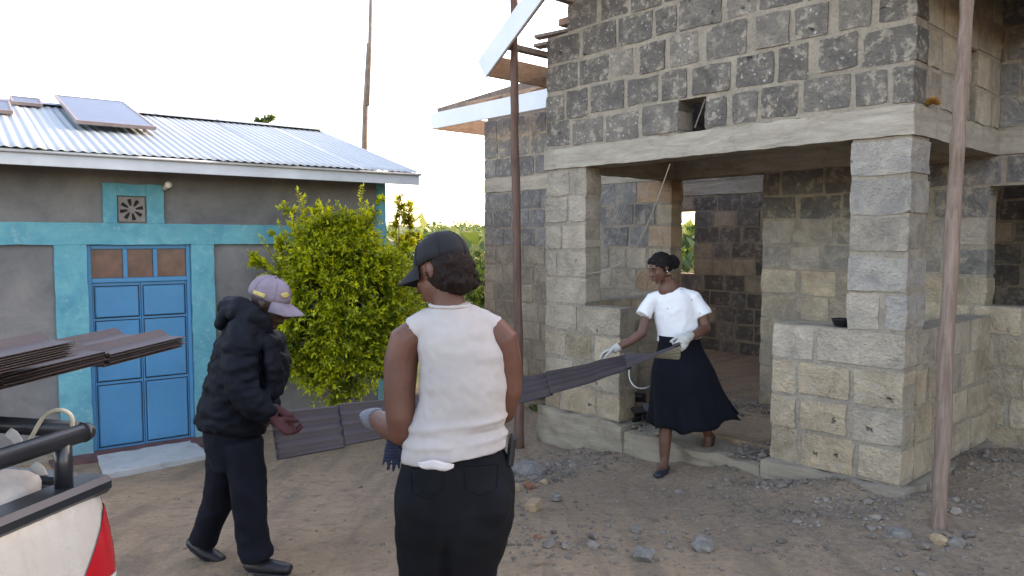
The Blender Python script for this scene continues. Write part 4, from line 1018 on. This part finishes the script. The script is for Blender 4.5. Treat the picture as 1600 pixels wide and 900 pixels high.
M['yellow_patch'] = plain('yellow_patch', (.42, .34, .12), .8, .2, 30); M['paper'] = fabric('white_tissue', (.5, .47, .47), .9, .05); M['eye'] = plain('eye', (.5, .47, .44), .3, .02); M['iris'] = plain('iris', (.01, .006, .005), .2, 0); M['lip'] = plain('lip', (.13, .04, .035), .4, .1); M['stud'] = plain('ear_stud', (.7, .68, .6), .2, 0, metal=.6)
M['glove_d'] = fabric('dark_blue_knit_glove', (.02, .024, .045), .95, .3, 'Z', 30)
M['eye_lid'] = skin('eyelid_skin', (.07, .03, .02))
def V(*a): return Vector(a)
def hand(mb, w_, d, n, curl=.6, s=1.0, thumb=1, spread=.0):
    d = d.normalized(); n = (n - d*n.dot(d)).normalized(); l = d.cross(n)
    mb.tube([w_-d*.03*s, w_+d*.01*s, w_+d*.05*s, w_+d*.088*s], [(.026*s, .021*s), (.030*s, .019*s), (.041*s, .017*s), (.040*s, .014*s)], 12, lat=l, round_end=True)
    for i, (L, rr) in enumerate(((.072, .0095), (.08, .01), (.075, .0098), (.058, .0086))):
        o_ = (i-1.5); p = w_ + d*(.078 - .004*abs(o_))*s + l*o_*.021*s*thumb; dd = (d + l*o_*spread*thumb).normalized(); pts = [p]; ax = dd.cross(n)
        for j, f in enumerate((.45, .32, .23)):
            a = curl*(.55, .95, .7)[j]; dd = (Matrix.Rotation(a, 3, ax) @ dd); 
            p = p + dd*L*f*s; pts.append(p)
        mb.tube(pts, [rr*s*1.05, rr*s, rr*s*.92, rr*s*.8], 8, round_end=True)
    b_ = w_ + d*.022*s - l*.028*s*thumb; dd = (d*.65 - l*.55*thumb + n*.45).normalized(); dd2 = (d*.9 - l*.12*thumb + n*.5*(.4+curl)).normalized()
    mb.tube([b_, b_+dd*.034*s, b_+dd*.034*s+dd2*.03*s, b_+dd*.034*s+dd2*.055*s], [.015*s, .0125*s, .011*s, .009*s], 8, round_end=True)
def frame(fw, up):
    fw = fw.normalized(); up = (up - fw*up.dot(fw)).normalized(); return fw, up.cross(fw).normalized()*-1 if False else fw.cross(up).normalized(), up     # forward, right, up
def head(mb, c, fw, up, s=1.0, nose=1.0):
    """head with brow, nose, lips, chin and ears; c is the skull centre"""
    fw, rt, up = frame(fw, up); R3 = Matrix((rt, fw, up)).transposed()
    q = lambda x, y, z: c + (rt*x + fw*y + up*z)*s
    mb.ball(q(0, -.008, .022), (.074*s, .096*s, .092*s), 20, 14, rot=R3)          # cranium
    mb.ball(q(0, .030, -.030), (.060*s, .062*s, .080*s), 18, 12, rot=R3)         # face
    mb.tube([q(0, .012, -.05), q(0, .050, -.088), q(0, .062, -.103)], [(.050*s, .04*s), (.040*s, .026*s), (.022*s, .016*s)], 12, lat=rt, round_end=True)  # jaw, chin
    for sx in (-1, 1):
        mb.ball(q(.036*sx, .062, -.028), (.022*s, .02*s, .022*s), 10, 8, rot=R3)   # cheek
        mb.tube([q(.012*sx, .088, .018), q(.04*sx, .076, .02)], [.009*s, .008*s], 8, round_end=True)  # brow
        mb.tube([q(.074*sx, -.006, .012), q(.079*sx, -.016, -.004), q(.075*sx, -.008, -.028)], [(.008*s, .014*s), (.008*s, .019*s), (.006*s, .009*s)], 8, lat=rt, round_end=True)  # ear
        mb.ball(q(.012*sx, .098, -.036), (.010*s, .011*s, .008*s), 8, 6, rot=R3)   # nostril
    mb.tube([q(0, .088, .008), q(0, .100, -.016), q(0, .111*nose, -.034)], [.008*s, .010*s, .012*s], 10, round_end=True)   # nose
    mb.tube([q(-.022, .082, -.062), q(0, .096, -.058), q(.022, .082, -.062)], [.005*s, .009*s, .005*s], 8, round_end=True)
    mb.tube([q(-.020, .080, -.073), q(0, .094, -.073), q(.020, .080, -.073)], [.005*s, .010*s, .005*s], 8, round_end=True)
    return q, R3
def cap(parent, c, fw, up, mat, s=1.0, patch=None):
    fw, rt, up = frame(fw, up); q = lambda x, y, z: c + (rt*x + fw*y + up*z)*s
    n, m_ = 28, 9; vs_ = []; mb = MB()
    for shell in (0, .004):
        for i in range(m_+1):
            ph = (math.pi/2)*i/m_
            for j in range(n):
                th = 2*math.pi*j/n; x, y = math.cos(th), math.sin(th); k_ = math.sin(ph)**.85
                rx, ry, rz = .083-shell, .103-shell, .105-shell
                vs_.append(q(rx*k_*x, (ry*k_*y - .006), rz*math.cos(ph)**.8 - .004*(y > .2) ))
    N = (m_+1)*n; fs_ = []
    for i in range(m_):
        for j in range(n):
            a, b_ = i*n+j, i*n+(j+1) % n; fs_.append((a, b_, b_+n, a+n)); fs_.append((N+a, N+a+n, N+b_+n, N+b_))
    for j in range(n): a, b_ = m_*n+j, m_*n+(j+1) % n; fs_.append((a, b_, N+b_, N+a))
    mb.add(vs_, fs_); d_ = mb.build('cap_crown', mat, parent, True)
    mb = MB(); vs_ = []; mm, nn = 6, 16
    for t in (0, .004):
        for i in range(mm+1):
            e = i/mm
            for j in range(nn+1):
                th = math.pi/2 + (j/nn-.5)*2.25; ln = .088*math.cos((j/nn-.5)*2.0)**.6 if abs(j/nn-.5) < .5 else .0
                r0x, r0y = .081, .101; x, y = math.cos(th)*r0x, math.sin(th)*r0y - .006
                vs_.append(q(x*(1+.10*e), y + ln*e, .004 - .020*e - .030*(x/.08)**2*e - .006*e*e - t))
    N = (mm+1)*(nn+1); fs_ = []
    for i in range(mm):
        for j in range(nn): a = i*(nn+1)+j; fs_ += [(a, a+1, a+nn+2, a+nn+1), (N+a, N+a+nn+1, N+a+nn+2, N+a+1)]
    for j in range(nn): a = mm*(nn+1)+j; fs_.append((a, N+a, N+a+1, a+1))
    for i in range(mm):
        for j in (0, nn): a = i*(nn+1)+j; fs_.append((a, N+a, N+a+nn+1, a+nn+1))
    mb.add(vs_, fs_); mb.build('cap_brim', mat, parent, True)
    mb = MB(); mb.ball(q(0, -.006, .106), (.007, .007, .005), 10, 6); mb.build('cap_button', mat, d_, True)
    # panel seams
    mb = MB()
    for j in range(6):
        th = j*math.pi/3 + .52; pts = [q(.0835*math.sin(p_*math.pi/18)**.85*math.cos(th), .1035*math.sin(p_*math.pi/18)**.85*math.sin(th)-.006, .1055*max(0, math.cos(p_*math.pi/18))**.8) for p_ in range(1, 10)]
        mb.tube(pts, .0013, 5)
    mb.build('cap_seam', mat, d_, True)
    return q, d_
def wrinkle(amp, sc, seed=0, stretch=(1, 1, 1)):
    o_ = Vector((seed*7.3, seed*3.1, seed))
    def f(p, n):
        q = Vector((p.x*stretch[0], p.y*stretch[1], p.z*stretch[2]))*sc + o_
        a = noise.noise(q); return amp*(1-2*abs(a)) + amp*.5*noise.noise(q*2.3)
    return f
def eyes(parent, q, s=1.0):
    for sx in (-1, 1):
        mb = MB(); mb.ball(q(.030*sx, .0775, -.002), .0095*s, 12, 8); e = mb.build('eye', M['eye_lid'], parent, True)
        mb = MB(); mb.tube([q(.044*sx, .078, -.005), q(.031*sx, .0875, -.008), q(.017*sx, .084, -.005)], [.0015*s, .0028*s, .0015*s], 6); mb.build('lash', M['iris'], e, True)
        mb = MB(); mb.tube([q(.048*sx, .078, .022), q(.032*sx, .090, .028), q(.014*sx, .095, .024)], [.002*s, .0035*s, .0025*s], 6); mb.build('eyebrow', M['hair'], parent, True)

# ---- woman seen from behind (foreground)
Y0 = 2.33; root = Vector((at(690, 450, Y0).x, Y0 + .02, ground_z(-.2, Y0)))
wf = thing('person', 'person in white sleeveless knit top and black cap seen from behind', 'person', root)
P = lambda u, v, dy=0: at(u, v, Y0+dy) - root
LX = V(1, .12, 0)
hc = P(691, 424, .03); fwd, upv = V(-.80, .50, -.30), V(-.12, .22, 1)
mb = MB(); q, R3 = head(mb, hc, fwd, upv, .95)
mb.tube([P(694, 445, .03), P(700, 470, .02), P(706, 500, .01), P(708, 525, .01)], [.056, .053, .06, .085], 14)
mb.tube([P(708, 510, .01), P(715, 560, .0), P(716, 620, 0), P(712, 700, 0), P(712, 770, 0)], [(.095, .06), (.09, .07), (.085, .065), (.1, .08), (.11, .08)], 16, lat=LX)
mb.tube([P(655, 518, .01), P(768, 516, .02)], [.042, .042], 12, round_end=True)
mb.tube([P(654, 518, .01), P(635, 532, .01), P(627, 562, .01), P(624, 610, .0), P(626, 652, -.01), P(628, 676, 0)], [.050, .056, .055, .0515, .047, .044], 14, round_end=True)
mb.tube([P(628, 674, 0), P(610, 668, .09), P(592, 656, .19), P(584, 654, .23)], [.045, .043, .034, .03], 12, round_end=True)
mb.tube([P(770, 516, .02), P(784, 530, .02), P(791, 562, .03), P(793, 610, .04), P(786, 640, .06)], [.05, .053, .05, .047, .044], 14, round_end=True)
mb.tube([P(786, 640, .06), P(770, 650, .17), P(735, 652, .28)], [.045, .04, .03], 12, round_end=True)
for sg, u0, u1, u2 in ((-1, 668, 668, 672), (1, 745, 727, 722)): mb.tube([P(u0, 780), P(u1, 900, .02), P(u1, 980, .02), P(u2, 1145, .03)], [.085, .075, .05, .036], 12, round_end=True)
remesh('body', mb, M['skin_a'], wf, .0055, 3)
# top
mb = MB()
rings = [(703, 477, .059, .058), (704, 484, .064, .064), (704, 492, .092, .072), (708, 505, .112, .084), (713, 525, .128, .098), (723, 560, .136, .108), (724, 600, .138, .110), (720, 640, .140, .110), (716, 665, .150, .112), (712, 690, .160, .12), (711, 709, .168, .128), (711, 716, .168, .130)]
mb.tube([P(u, v, .005) for u, v, a, b_ in rings], [(a, b_) for u, v, a, b_ in rings], 36, lat=LX)
mb.tube([P(700, 492, .015), P(664, 510, .012), P(650, 521, .012)], [(.06, .046), (.056, .050), (.05, .055)], 14, lat=V(0, 1, 0)); mb.tube([P(712, 490, .015), P(754, 506, .02), P(771, 518, .02)], [(.06, .046), (.056, .050), (.05, .055)], 14, lat=V(0, 1, 0))
def knitfold(p, n):
    zz = p.z; w1 = P(712, 660).z; w2 = P(712, 690).z
    f = .010*math.exp(-((zz-w1-.10*p.x)/.012)**2) + .008*math.exp(-((zz-w2+.05*p.x)/.012)**2) - .008*math.exp(-((zz-(w1+w2)/2)/.014)**2)
    return f*(.6+.6*noise.noise(p*9)) + .007*noise.noise(V(p.x*8, p.y*8, p.z*4)) + .004*noise.noise(V(p.x*5, p.y*5, p.z*22)) + .0025*noise.noise(p*40)
tp = remesh('knit_top', mb, M['knit'], wf, .0065, 5, knitfold)
for v in tp.data.vertices:      # hem hangs lower on the left than on the right
    t_ = ss((P(711, 640).z - v.co.z)/.14); v.co.z += t_*(.14*(v.co.x - P(712, 700).x) + .018)
def loop_band(name, pts, rad, mat, parent): mb = MB(); mb.tube(pts, rad, 8, cap=False); return mb.build(name, mat, parent, True)
# collar and armhole ribbing
cc = P(703, 476, .006); loop_band('collar_rib', [cc + V(.062*math.cos(a), .061*math.sin(a), .004*math.sin(a)) for a in [i*math.pi/12 for i in range(25)]], .006, M['knit'], tp)
# trousers
mb = MB(); rings = [(712, 690, .148, .108), (712, 715, .166, .122), (712, 745, .186, .142), (712, 780, .192, .152), (710, 815, .188, .148), (706, 850, .17, .125), (702, 885, .145, .10), (698, 915, .12, .08)]
mb.tube([P(u, v, .01) for u, v, a, b_ in rings], [(a, b_) for u, v, a, b_ in rings], 36, lat=LX)
mb.ball(P(664, 785, -.045), (.085, .09, .10)); mb.ball(P(757, 782, -.04), (.085, .09, .10))
mb.tube([P(664, 820), P(664, 900, .0), P(662, 980, .02), P(668, 1060, .02), P(672, 1150, .03)], [.096, .082, .068, .06, .055], 18); mb.tube([P(750, 820, .01), P(729, 900, .03), P(722, 980, .03), P(722, 1060, .03), P(722, 1155, .03)], [.100, .09, .074, .063, .055], 18)
def jean(p, n):
    g = ss((P(700, 800).z - p.z)/.12); xc = P(706, 820).x - .02*g
    return -.022*g*math.exp(-((p.x-xc)/.016)**2) + .004*(1-2*abs(noise.noise(V(p.x*6, p.y*6, p.z*13)))) + .003*noise.noise(p*22)
tr = remesh('trousers', mb, M['black_cloth'], wf, .008, 5, jean)
pass
for u in (668, 722): 
    mb = MB(); mb.tube([P(u, 1165, -.02), P(u-2, 1172, .06), P(u-6, 1178, .17)], [(.036, .035), (.042, .035), (.035, .022)], 12, lat=V(1, 0, 0), round_end=True); mb.build('shoe', M['shoe_k'], wf, True)
for (u, v) in ((668, 752), (752, 748)):      # stitched outlines of the back pockets, laid on the cloth
    pts = [(u-26, v-20), (u+26, v-23), (u+24, v+14), (u, v+26), (u-24, v+17), (u-26, v-20)]; lp3 = []
    dgx = tr.data
    for (a, b_), (c2, d2) in zip(pts, pts[1:]):
        for i in range(6):
            uu, vv = a+(c2-a)*i/6, b_+(d2-b_)*i/6; w0 = P(uu, vv, 0); o3 = V(0, 0, CAMH) - root; dr = (w0-o3).normalized()
            hit, loc, nrm, _ = tr.ray_cast(o3, dr)
            if hit: lp3.append(loc + nrm*.0012)
    if len(lp3) > 4: mb = MB(); mb.tube(lp3, .0022, 5); mb.build('back_pocket', M['black_cloth'], tr, True)
# hair and cap
hm = MB(); fw_, rt_, up_ = frame(fwd, upv); hq = lambda x, y, z: hc + rt_*x + fw_*y + up_*z
hm.ball(hq(0, -.03, .0), (.078, .08, .084), 20, 14, rot=R3); hm.ball(hq(0, -.05, -.018), (.066, .046, .053), 16, 12, rot=R3); hm.ball(hq(0, -.055, -.055), (.058, .045, .036), 16, 12, rot=R3)
r = random.Random(2)
for i in range(150):
    d = rv(r); b_ = hq(r.uniform(-.07, .07), r.uniform(-.088, -.05), r.uniform(-.068, .015)); 
    hm.ball(b_, r.uniform(.008, .014), 6, 5)
remesh('hair', hm, M['hair_b'], wf, .005, 1, lambda p, n: .003*noise.noise(p*90) + .003*noise.noise(p*170))
lv = Leaves()
for i in range(260):
    b_ = hq(r.uniform(-.08, .08), r.uniform(-.108, -.05), r.uniform(-.075, .015)); d = (b_-hq(0, -.03, -.01))
    if d.length < .07: continue
    lv.leaf(b_, d.normalized()*.6 + rv(r), rv(r), r.uniform(.008, .02), .004, r.random())
lv.build('hair_curls', M['hair_b'], wf)
cap(wf, hq(0, 0.0, .026), fwd, upv + V(.18, -.12, 0), M['cap_black'], .95)
mb = MB(); mb.ball(hq(-.081, -.012, -.036), .005, 8, 6)
# gloves: left hand visible under the sheet
mb = MB(); hand(mb, P(582, 655, .25), V(-.25, .95, .05), V(.15, .1, -1), .5, 1.05, 1); mb.tube([P(590, 656, .19), P(580, 656, .27)], [.038, .034], 14); remesh('glove', mb, M['glove_g'], wf, .0045, 2)
mb = MB(); hand(mb, P(735, 652, .28), V(-.7, .7, .05), V(0, .1, -1), .6, 1.05, -1); mb.tube([P(745, 652, .25), P(733, 652, .3)], [.038, .034], 14); remesh('glove', mb, M['glove_g'], wf, .0045, 2)
mb = MB(); hand(mb, P(613, 688, .02), V(-.05, .0, -1), V(0, -1, 0), .2, .62, 1, .12); o = remesh('hanging_glove', mb, M['glove_d'], None, .0045, 2); o.location = root
tag(o, 'dark blue knit glove dangling from the left hip of the sleeveless woman', 'glove')
mb = MB(); vs_ = []
for i in range(9):
    for j in range(4): vs_.append(P(653+i*7, 727+(i-4)*.5+(j-1.5)*5*math.sin((i+.6)/9.2*math.pi)**.6+1.2*math.sin(i*1.3), -.165-.012*math.sin(i/8*math.pi)+.004*math.sin(i*1.7+j)))
mb.add(vs_, [(i*4+j, i*4+j+1, (i+1)*4+j+1, (i+1)*4+j) for i in range(8) for j in range(3)]); o = mb.build('tissue', M['paper'], None, True); o.location = root; m = o.modifiers.new('s', 'SOLIDIFY'); m.thickness = .003
tag(o, 'white folded tissue sticking out of the black back pocket', 'tissue')
mb = MB(); mb.cbox(-.012, .012, -.03, .03, -.05, .05, .008); o = mb.build('phone_pouch', M['plastic_k']); o.location = root + P(799, 703, .01); o.rotation_euler = (0, .12, 0); tag(o, 'black phone pouch clipped at the right hip of the sleeveless woman', 'pouch')

# ---- woman in white blouse (walking out of the porch)
Y0 = 5.22; root = on_ground(1040, 742); Y0 = root.y; K = Y0/5.35
wb = thing('person', 'person in white short sleeved blouse and long black skirt carrying the far sheet end', 'person', root)
P = lambda u, v, dy=0: at(u, v, Y0+dy) - root
LX = V(.93, -.36, 0)
hc = P(1031, 419, .05); fwd, upv = V(-.88, -.42, -.30), V(-.25, -.05, 1)
mb = MB(); q, R3 = head(mb, hc, fwd, upv, .93)
mb.tube([P(1040, 432, .07), P(1046, 448, .08), P(1050, 462, .08)], [.048, .046, .06], 12)
mb.tube([P(1051, 460, .08), P(1054, 490, .08), P(1060, 525, .07), P(1064, 565, .06)], [(.12, .07), (.14, .09), (.12, .085), (.14, .1)], 16, lat=LX)
mb.tube([P(1024, 468, .11), P(1084, 464, .05)], [.042, .042], 12, round_end=True)
mb.tube([P(1019, 469, .11), P(1010, 495, .09), P(1003, 521, .05)], [.036, .038, .037], 12, round_end=True); mb.tube([P(1003, 520, .05), P(985, 533, .03), P(962, 545, .02)], [.037, .035, .026], 12, round_end=True)
mb.tube([P(1087, 465, .04), P(1098, 490, .01), P(1103, 514, -.03)], [.036, .039, .038], 12, round_end=True); mb.tube([P(1103, 513, -.03), P(1088, 522, -.12), P(1072, 529, -.20)], [.038, .035, .027], 12, round_end=True)
mb.tube([P(1047, 590, .08), P(1041, 655, .07), P(1039, 690, .05), P(1038, 722, .04)], [.075, .052, .049, .034], 12, round_end=True); mb.tube([P(1038, 722, .02), P(1035, 733, -.04), P(1029, 741, -.12)], [(.034, .034), (.038, .026), (.034, .016)], 12, lat=V(1, 0, 0), round_end=True)
mb.tube([P(1078, 590, .08), P(1092, 640, .08), P(1102, 664, .14), P(1107, 680, .18)], [.075, .054, .048, .034], 12, round_end=True); mb.tube([P(1108, 678, .19), P(1105, 693, .15), P(1100, 708, .08)], [(.034, .034), (.036, .026), (.032, .016)], 12, lat=V(1, 0, 0), round_end=True)
remesh('body', mb, M['skin_b'], wb, .0055, 3)
eyes(wb, q, .93)
mb = MB(); mb.tube([q(-.020, .0925, -.061), q(0, .105, -.058), q(.020, .0925, -.061)], [.003, .006, .003], 8, round_end=True); mb.tube([q(-.018, .089, -.074), q(0, .103, -.075), q(.018, .089, -.074)], [.003, .0065, .003], 8, round_end=True); mb.build('lips', M['lip'], wb, True)
mb = MB(); mb.ball(q(-.078, -.008, -.034), .006, 8, 6); mb.ball(q(.078, -.008, -.034), .006, 8, 6); mb.build('ear_stud', M['stud'], wb, True)
# blouse
mb = MB(); rings = [(1047, 450, .058, .055), (1048, 456, .10, .07), (1050, 465, .135, .088), (1053, 485, .150, .105), (1057, 505, .152, .11), (1060, 520, .155, .112), (1061, 529, .160, .118)]
mb.tube([P(u, v, .08) for u, v, a, b_ in rings], [(a*K, b_*K) for u, v, a, b_ in rings], 32, lat=LX)
mb.tube([P(1038, 460, .095), P(1020, 468, .105), P(1012, 480, .10), P(1005, 493, .08)], [.042, .052, .054, .060], 18, round_end=False); mb.tube([P(1064, 458, .06), P(1084, 466, .045), P(1093, 479, .03), P(1100, 493, .01)], [.042, .053, .056, .062], 18)
# low scoop neckline: cut away by a skin-coloured chest plate drawn proud of the blouse
bl = remesh('blouse', mb, M['blouse'], wb, .0065, 4, lambda p, n: .006*(1-2*abs(noise.noise(V(p.x*9, p.y*9, p.z*5)))) + .003*noise.noise(p*26))
front = (V(-.36, -.93, 0)).normalized()
bmn = bmesh.new(); bmn.from_mesh(bl.data); nc = P(1045, 455, .0)
dele = [f for f in [] if ((f.calc_center_median() - P(1043, 452, 0)).dot(V(1, 0, 0))/.060)**2 + ((f.calc_center_median().z - P(1043, 446).z)/.092)**2 < 1 and f.calc_center_median().y < P(1045, 450, .09).y]
bmn.free()
mb = MB(); mb.tube([P(1044, 436, .075), P(1047, 452, .075)], [.044, .05], 14); mb.ball(P(1046, 452, .077), (.088, .074, .09), 20, 14); remesh('chest', mb, M['skin_b'], wb, .006, 3)
# skirt with folds
mb = MB(); n, m_ = 72, 22; vs_ = []
for i in range(m_+1):
    t = i/m_; cu = 1061 + 18*t**1.2; cv = 524 + (664-524)*t
    for j in range(n):
        th = 2*math.pi*j/n; fl = math.cos(th)*.93; rx = (.148 + .062*ss(t*2.2) + .085*t**1.6)*K; ry = (.108 + .06*ss(t*2) + .075*t**1.5)*K
        f = 1 + (.02+.09*t*t)*math.sin(th*7+1.3*math.sin(th*2)) * t + .04*t*math.sin(th*13+2)*t
        ex = 1 + .16*t**2*max(0, math.cos(th-.2))
        pz = P(cu, cv, .07 + .06*t); dz_ = (.018*math.sin(th*7) + .08*max(0, math.cos(th)))*t**2
        vs_.append(pz + V(math.cos(th)*rx*f*ex, math.sin(th)*ry*f, dz_))
mb.add(vs_, [(i*n+j, i*n+(j+1) % n, (i+1)*n+(j+1) % n, (i+1)*n+j) for i in range(m_) for j in range(n)]); sk = mb.build('skirt', M['skirt'], wb, True); mo = sk.modifiers.new('s', 'SOLIDIFY'); mo.thickness = .004
# shoes
for a, b_, c__ in ((P(1040, 731, .05), P(1036, 736, -.05), P(1027, 743, -.15)), (P(1111, 682, .20), P(1106, 698, .15), P(1099, 712, .07))):
    mb = MB(); mb.tube([a, b_, c__], [(.036, .030), (.043, .026), (.036, .019)], 14, lat=V(1, .1, 0), round_end=True); mb.build('shoe', M['shoe_n'], wb, True)
# hair
hm = MB(); fw_, rt_, up_ = frame(fwd, upv); hq = lambda x, y, z: hc + (rt_*x + fw_*y + up_*z)*.93
hm.ball(hq(0, -.022, .036), (.082, .092, .088), 20, 14, rot=R3); hm.ball(hq(0, .03, .072), (.06, .05, .035), 14, 10, rot=R3); hm.ball(hq(0, -.075, .01), (.06, .05, .06), 14, 10, rot=R3); hm.ball(hq(0, -.135, .012), (.05, .052, .055), 14, 10, rot=R3); hm.ball(hq(0, -.15, -.01), (.045, .04, .04), 12, 8, rot=R3)
remesh('hair', hm, M['hair'], wb, .006, 2, lambda p, n: .006*noise.noise(p*45) + .004*noise.noise(p*90))
mb = MB(); hand(mb, P(962, 545, .02), V(-1, .05, -.35), V(-.2, -.3, -1), .45, 1.0, -1); mb.tube([P(968, 541, .02), P(957, 548, .02)], [.034, .032], 14); remesh('glove', mb, M['glove_w'], wb, .005, 2)
mb = MB(); hand(mb, P(1074, 527, -.19), V(-.55, -.55, -.45), V(-.5, .5, -.5), 1.15, 1.12, 1); mb.tube([P(1079, 524, -.15), P(1071, 529, -.21)], [.037, .036], 14); mb.ball(P(1069, 531, -.22), (.045, .04, .042)); remesh('glove', mb, M['glove_w'], wb, .005, 2)

# ---- man in black jacket
root = on_ground(385, 888); Y0 = root.y
mn = thing('person', 'person in black padded jacket and lilac cap holding the near sheet end', 'person', root)
P = lambda u, v, dy=0: at(u, v, Y0+dy) - root
hc = P(422, 474, .0); fwd, upv = V(.93, -.05, -.38), V(.36, 0, 1); S = V(0, 1, 0)
mb = MB(); q, R3 = head(mb, hc, fwd, upv, .95)
mb.tube([P(414, 485, 0), P(400, 500, 0), P(390, 520, 0)], [.055, .055, .07], 12)
mb.tube([P(388, 515, 0), P(378, 560, 0), P(365, 620, 0), P(355, 670, 0)], [(.1, .07), (.1, .08), (.1, .07), (.1, .07)], 14, lat=S)
mb.tube([P(384, 522, -.13), P(377, 560, -.175), P(385, 612, -.185), P(412, 645, -.17), P(425, 655, -.14)], [.035, .037, .036, .03, .028], 12, round_end=True)
mb.tube([P(386, 522, .13), P(390, 560, .175), P(398, 608, .18), P(418, 632, .16), P(428, 638, .12)], [.05, .047, .042, .034, .03], 12, round_end=True)
mb.tube([P(372, 700, -.08), P(384, 770, -.08), P(396, 868, -.08)], [.05, .045, .04], 12, round_end=True); mb.tube([P(352, 700, .08), P(350, 770, .08), P(318, 845, .1)], [.05, .045, .04], 12, round_end=True)
remesh('body', mb, M['skin_c'], mn, .0065, 3); eyes(mn, q, .95)
# jacket
mb = MB(); rings = [(399, 500, .10, .08), (393, 515, .145, .105), (388, 535, .165, .132), (385, 560, .175, .15), (380, 590, .178, .155), (372, 620, .178, .155), (366, 645, .18, .16), (362, 664, .178, .162)]
mb.tube([P(u, v, 0) for u, v, a, b_ in rings], [(a, b_) for u, v, a, b_ in rings], 30, lat=S)
mb.tube([P(384, 518, -.11), P(378, 535, -.165), P(374, 570, -.19), P(379, 605, -.195), P(390, 622, -.19), P(404, 638, -.18), P(412, 645, -.17)], [.075, .078, .072, .066, .064, .057, .05], 18, round_end=True)
mb.tube([P(385, 516, .11), P(388, 535, .165), P(392, 570, .19), P(398, 605, .19), P(410, 622, .17), P(420, 632, .15)], [.075, .078, .072, .066, .06, .052], 18, round_end=True)
# collar and hood rolled at the nape
mb.tube([P(413, 510, -.09), P(396, 494, -.12), P(375, 485, -.09), P(362, 484, 0), P(375, 484, .09), P(396, 494, .12), P(413, 510, .09)], [.032, .045, .055, .06, .055, .045, .032], 14, round_end=True)
mb.tube([P(374, 476, 0), P(360, 490, 0), P(354, 504, 0)], [(.09, .03), (.11, .042), (.10, .035)], 16, lat=S, round_end=True)
mb.tube([P(408, 512, 0), P(426, 532, -.02), P(434, 570, -.02), P(430, 610, -.02)], [(.09, .03), (.13, .035), (.14, .035), (.12, .03)], 14, lat=S, round_end=True)
def puff(p, n):
    z = p.z; a = .003*math.sin(z*62 + 1.2*noise.noise(p*5))
    return a*.7 + .009*(1-2*abs(noise.noise(V(p.x*9, p.y*9, p.z*14)))) + .007*(1-2*abs(noise.noise(V(p.x*17+3, p.y*17, p.z*26)))) + .006*noise.noise(p*24)
jk = remesh('jacket', mb, M['jacket'], mn, .009, 3, puff)
for (pts) in ([(372, 500, -.165), (362, 530, -.262), (358, 570, -.304), (362, 610, -.30)], [(385, 585, -.20), (395, 600, -.16)]):
    pass
# trousers
mb = MB(); rings = [(366, 625, .15, .12), (364, 650, .155, .128), (364, 675, .158, .132), (366, 705, .150, .122), (368, 725, .135, .10)]
mb.tube([P(u, v, 0) for u, v, a, b_ in rings], [(a, b_) for u, v, a, b_ in rings], 24, lat=S)
mb.tube([P(378, 690, -.075), P(387, 740, -.08), P(390, 790, -.085), P(394, 835, -.085), P(402, 872, -.085)], [.094, .086, .076, .074, .078], 18); mb.tube([P(352, 690, .07), P(350, 735, .08), P(342, 780, .09), P(326, 820, .10), P(316, 846, .11)], [.094, .084, .074, .068, .068], 18)
remesh('trousers', mb, M['navy'], mn, .008, 4, lambda p, n: .007*(1-2*abs(noise.noise(V(p.x*7+.4*p.z, p.y*7, p.z*8)))) + .003*noise.noise(p*22))
for pts in ([P(392, 882, -.085), P(415, 884, -.09), P(450, 888, -.11)], [P(302, 848, .13), P(322, 862, .12), P(345, 874, .10)]):
    mb = MB(); mb.tube(pts, [(.038, .036), (.045, .034), (.038, .02)], 14, lat=S, round_end=True); so_ = mb.build('shoe', M['shoe_k'], mn, True)
    mb = MB(); mb.tube([p - V(0, 0, .026) for p in pts], [(.041, .009), (.047, .009), (.04, .009)], 14, lat=S, round_end=True); mb.build('sole', M['shoe_k'], so_, True)
q_, cd_ = cap(mn, hc + V(0, 0, .026), fwd + V(0, 0, .06), upv, M['cap_lilac'], 1.02)
fw_, rt_, up_ = frame(fwd + V(0, 0, .06), upv)
mb = MB(); pts = [q_(.0845*math.cos(a), .1045*math.sin(a)-.006, .016) for a in [math.pi*(-.02 - .05*i) for i in range(-1, 4)]]
mb.tube(pts, [(.010, .0012)]*5, 8, lat=up_); mb.build('cap_patch', M['yellow_patch'], cd_, True)
mb = MB(); pts = [q_(.083*math.cos(a), .103*math.sin(a)-.006, .045) for a in [math.pi*(.24 + .04*i) for i in range(0, 5)]]
mb.tube(pts, [(.004, .0012), (.013, .0015), (.016, .0015), (.013, .0015), (.004, .0012)], 8, lat=up_); mb.build('cap_emblem', M['yellow_patch'], cd_, True)
# maroon cuffs and gloves closing on the sheet end
mb = MB(); mb.tube([P(404, 634, -.18), P(414, 645, -.165), P(424, 655, -.15)], [.050, .046, .042], 14); hand(mb, P(427, 654, -.16), V(.66, .12, -.68), V(.75, .0, .6), .8, 1.05, 1); remesh('glove', mb, M['maroon'], mn, .005, 2)
mb = MB(); mb.tube([P(416, 630, .155), P(426, 636, .13)], [.048, .042], 14); hand(mb, P(428, 637, .12), V(.8, -.3, -.35), V(.1, -.2, -1), .7, 1.1, -1); remesh('glove', mb, M['maroon'], mn, .005, 2)
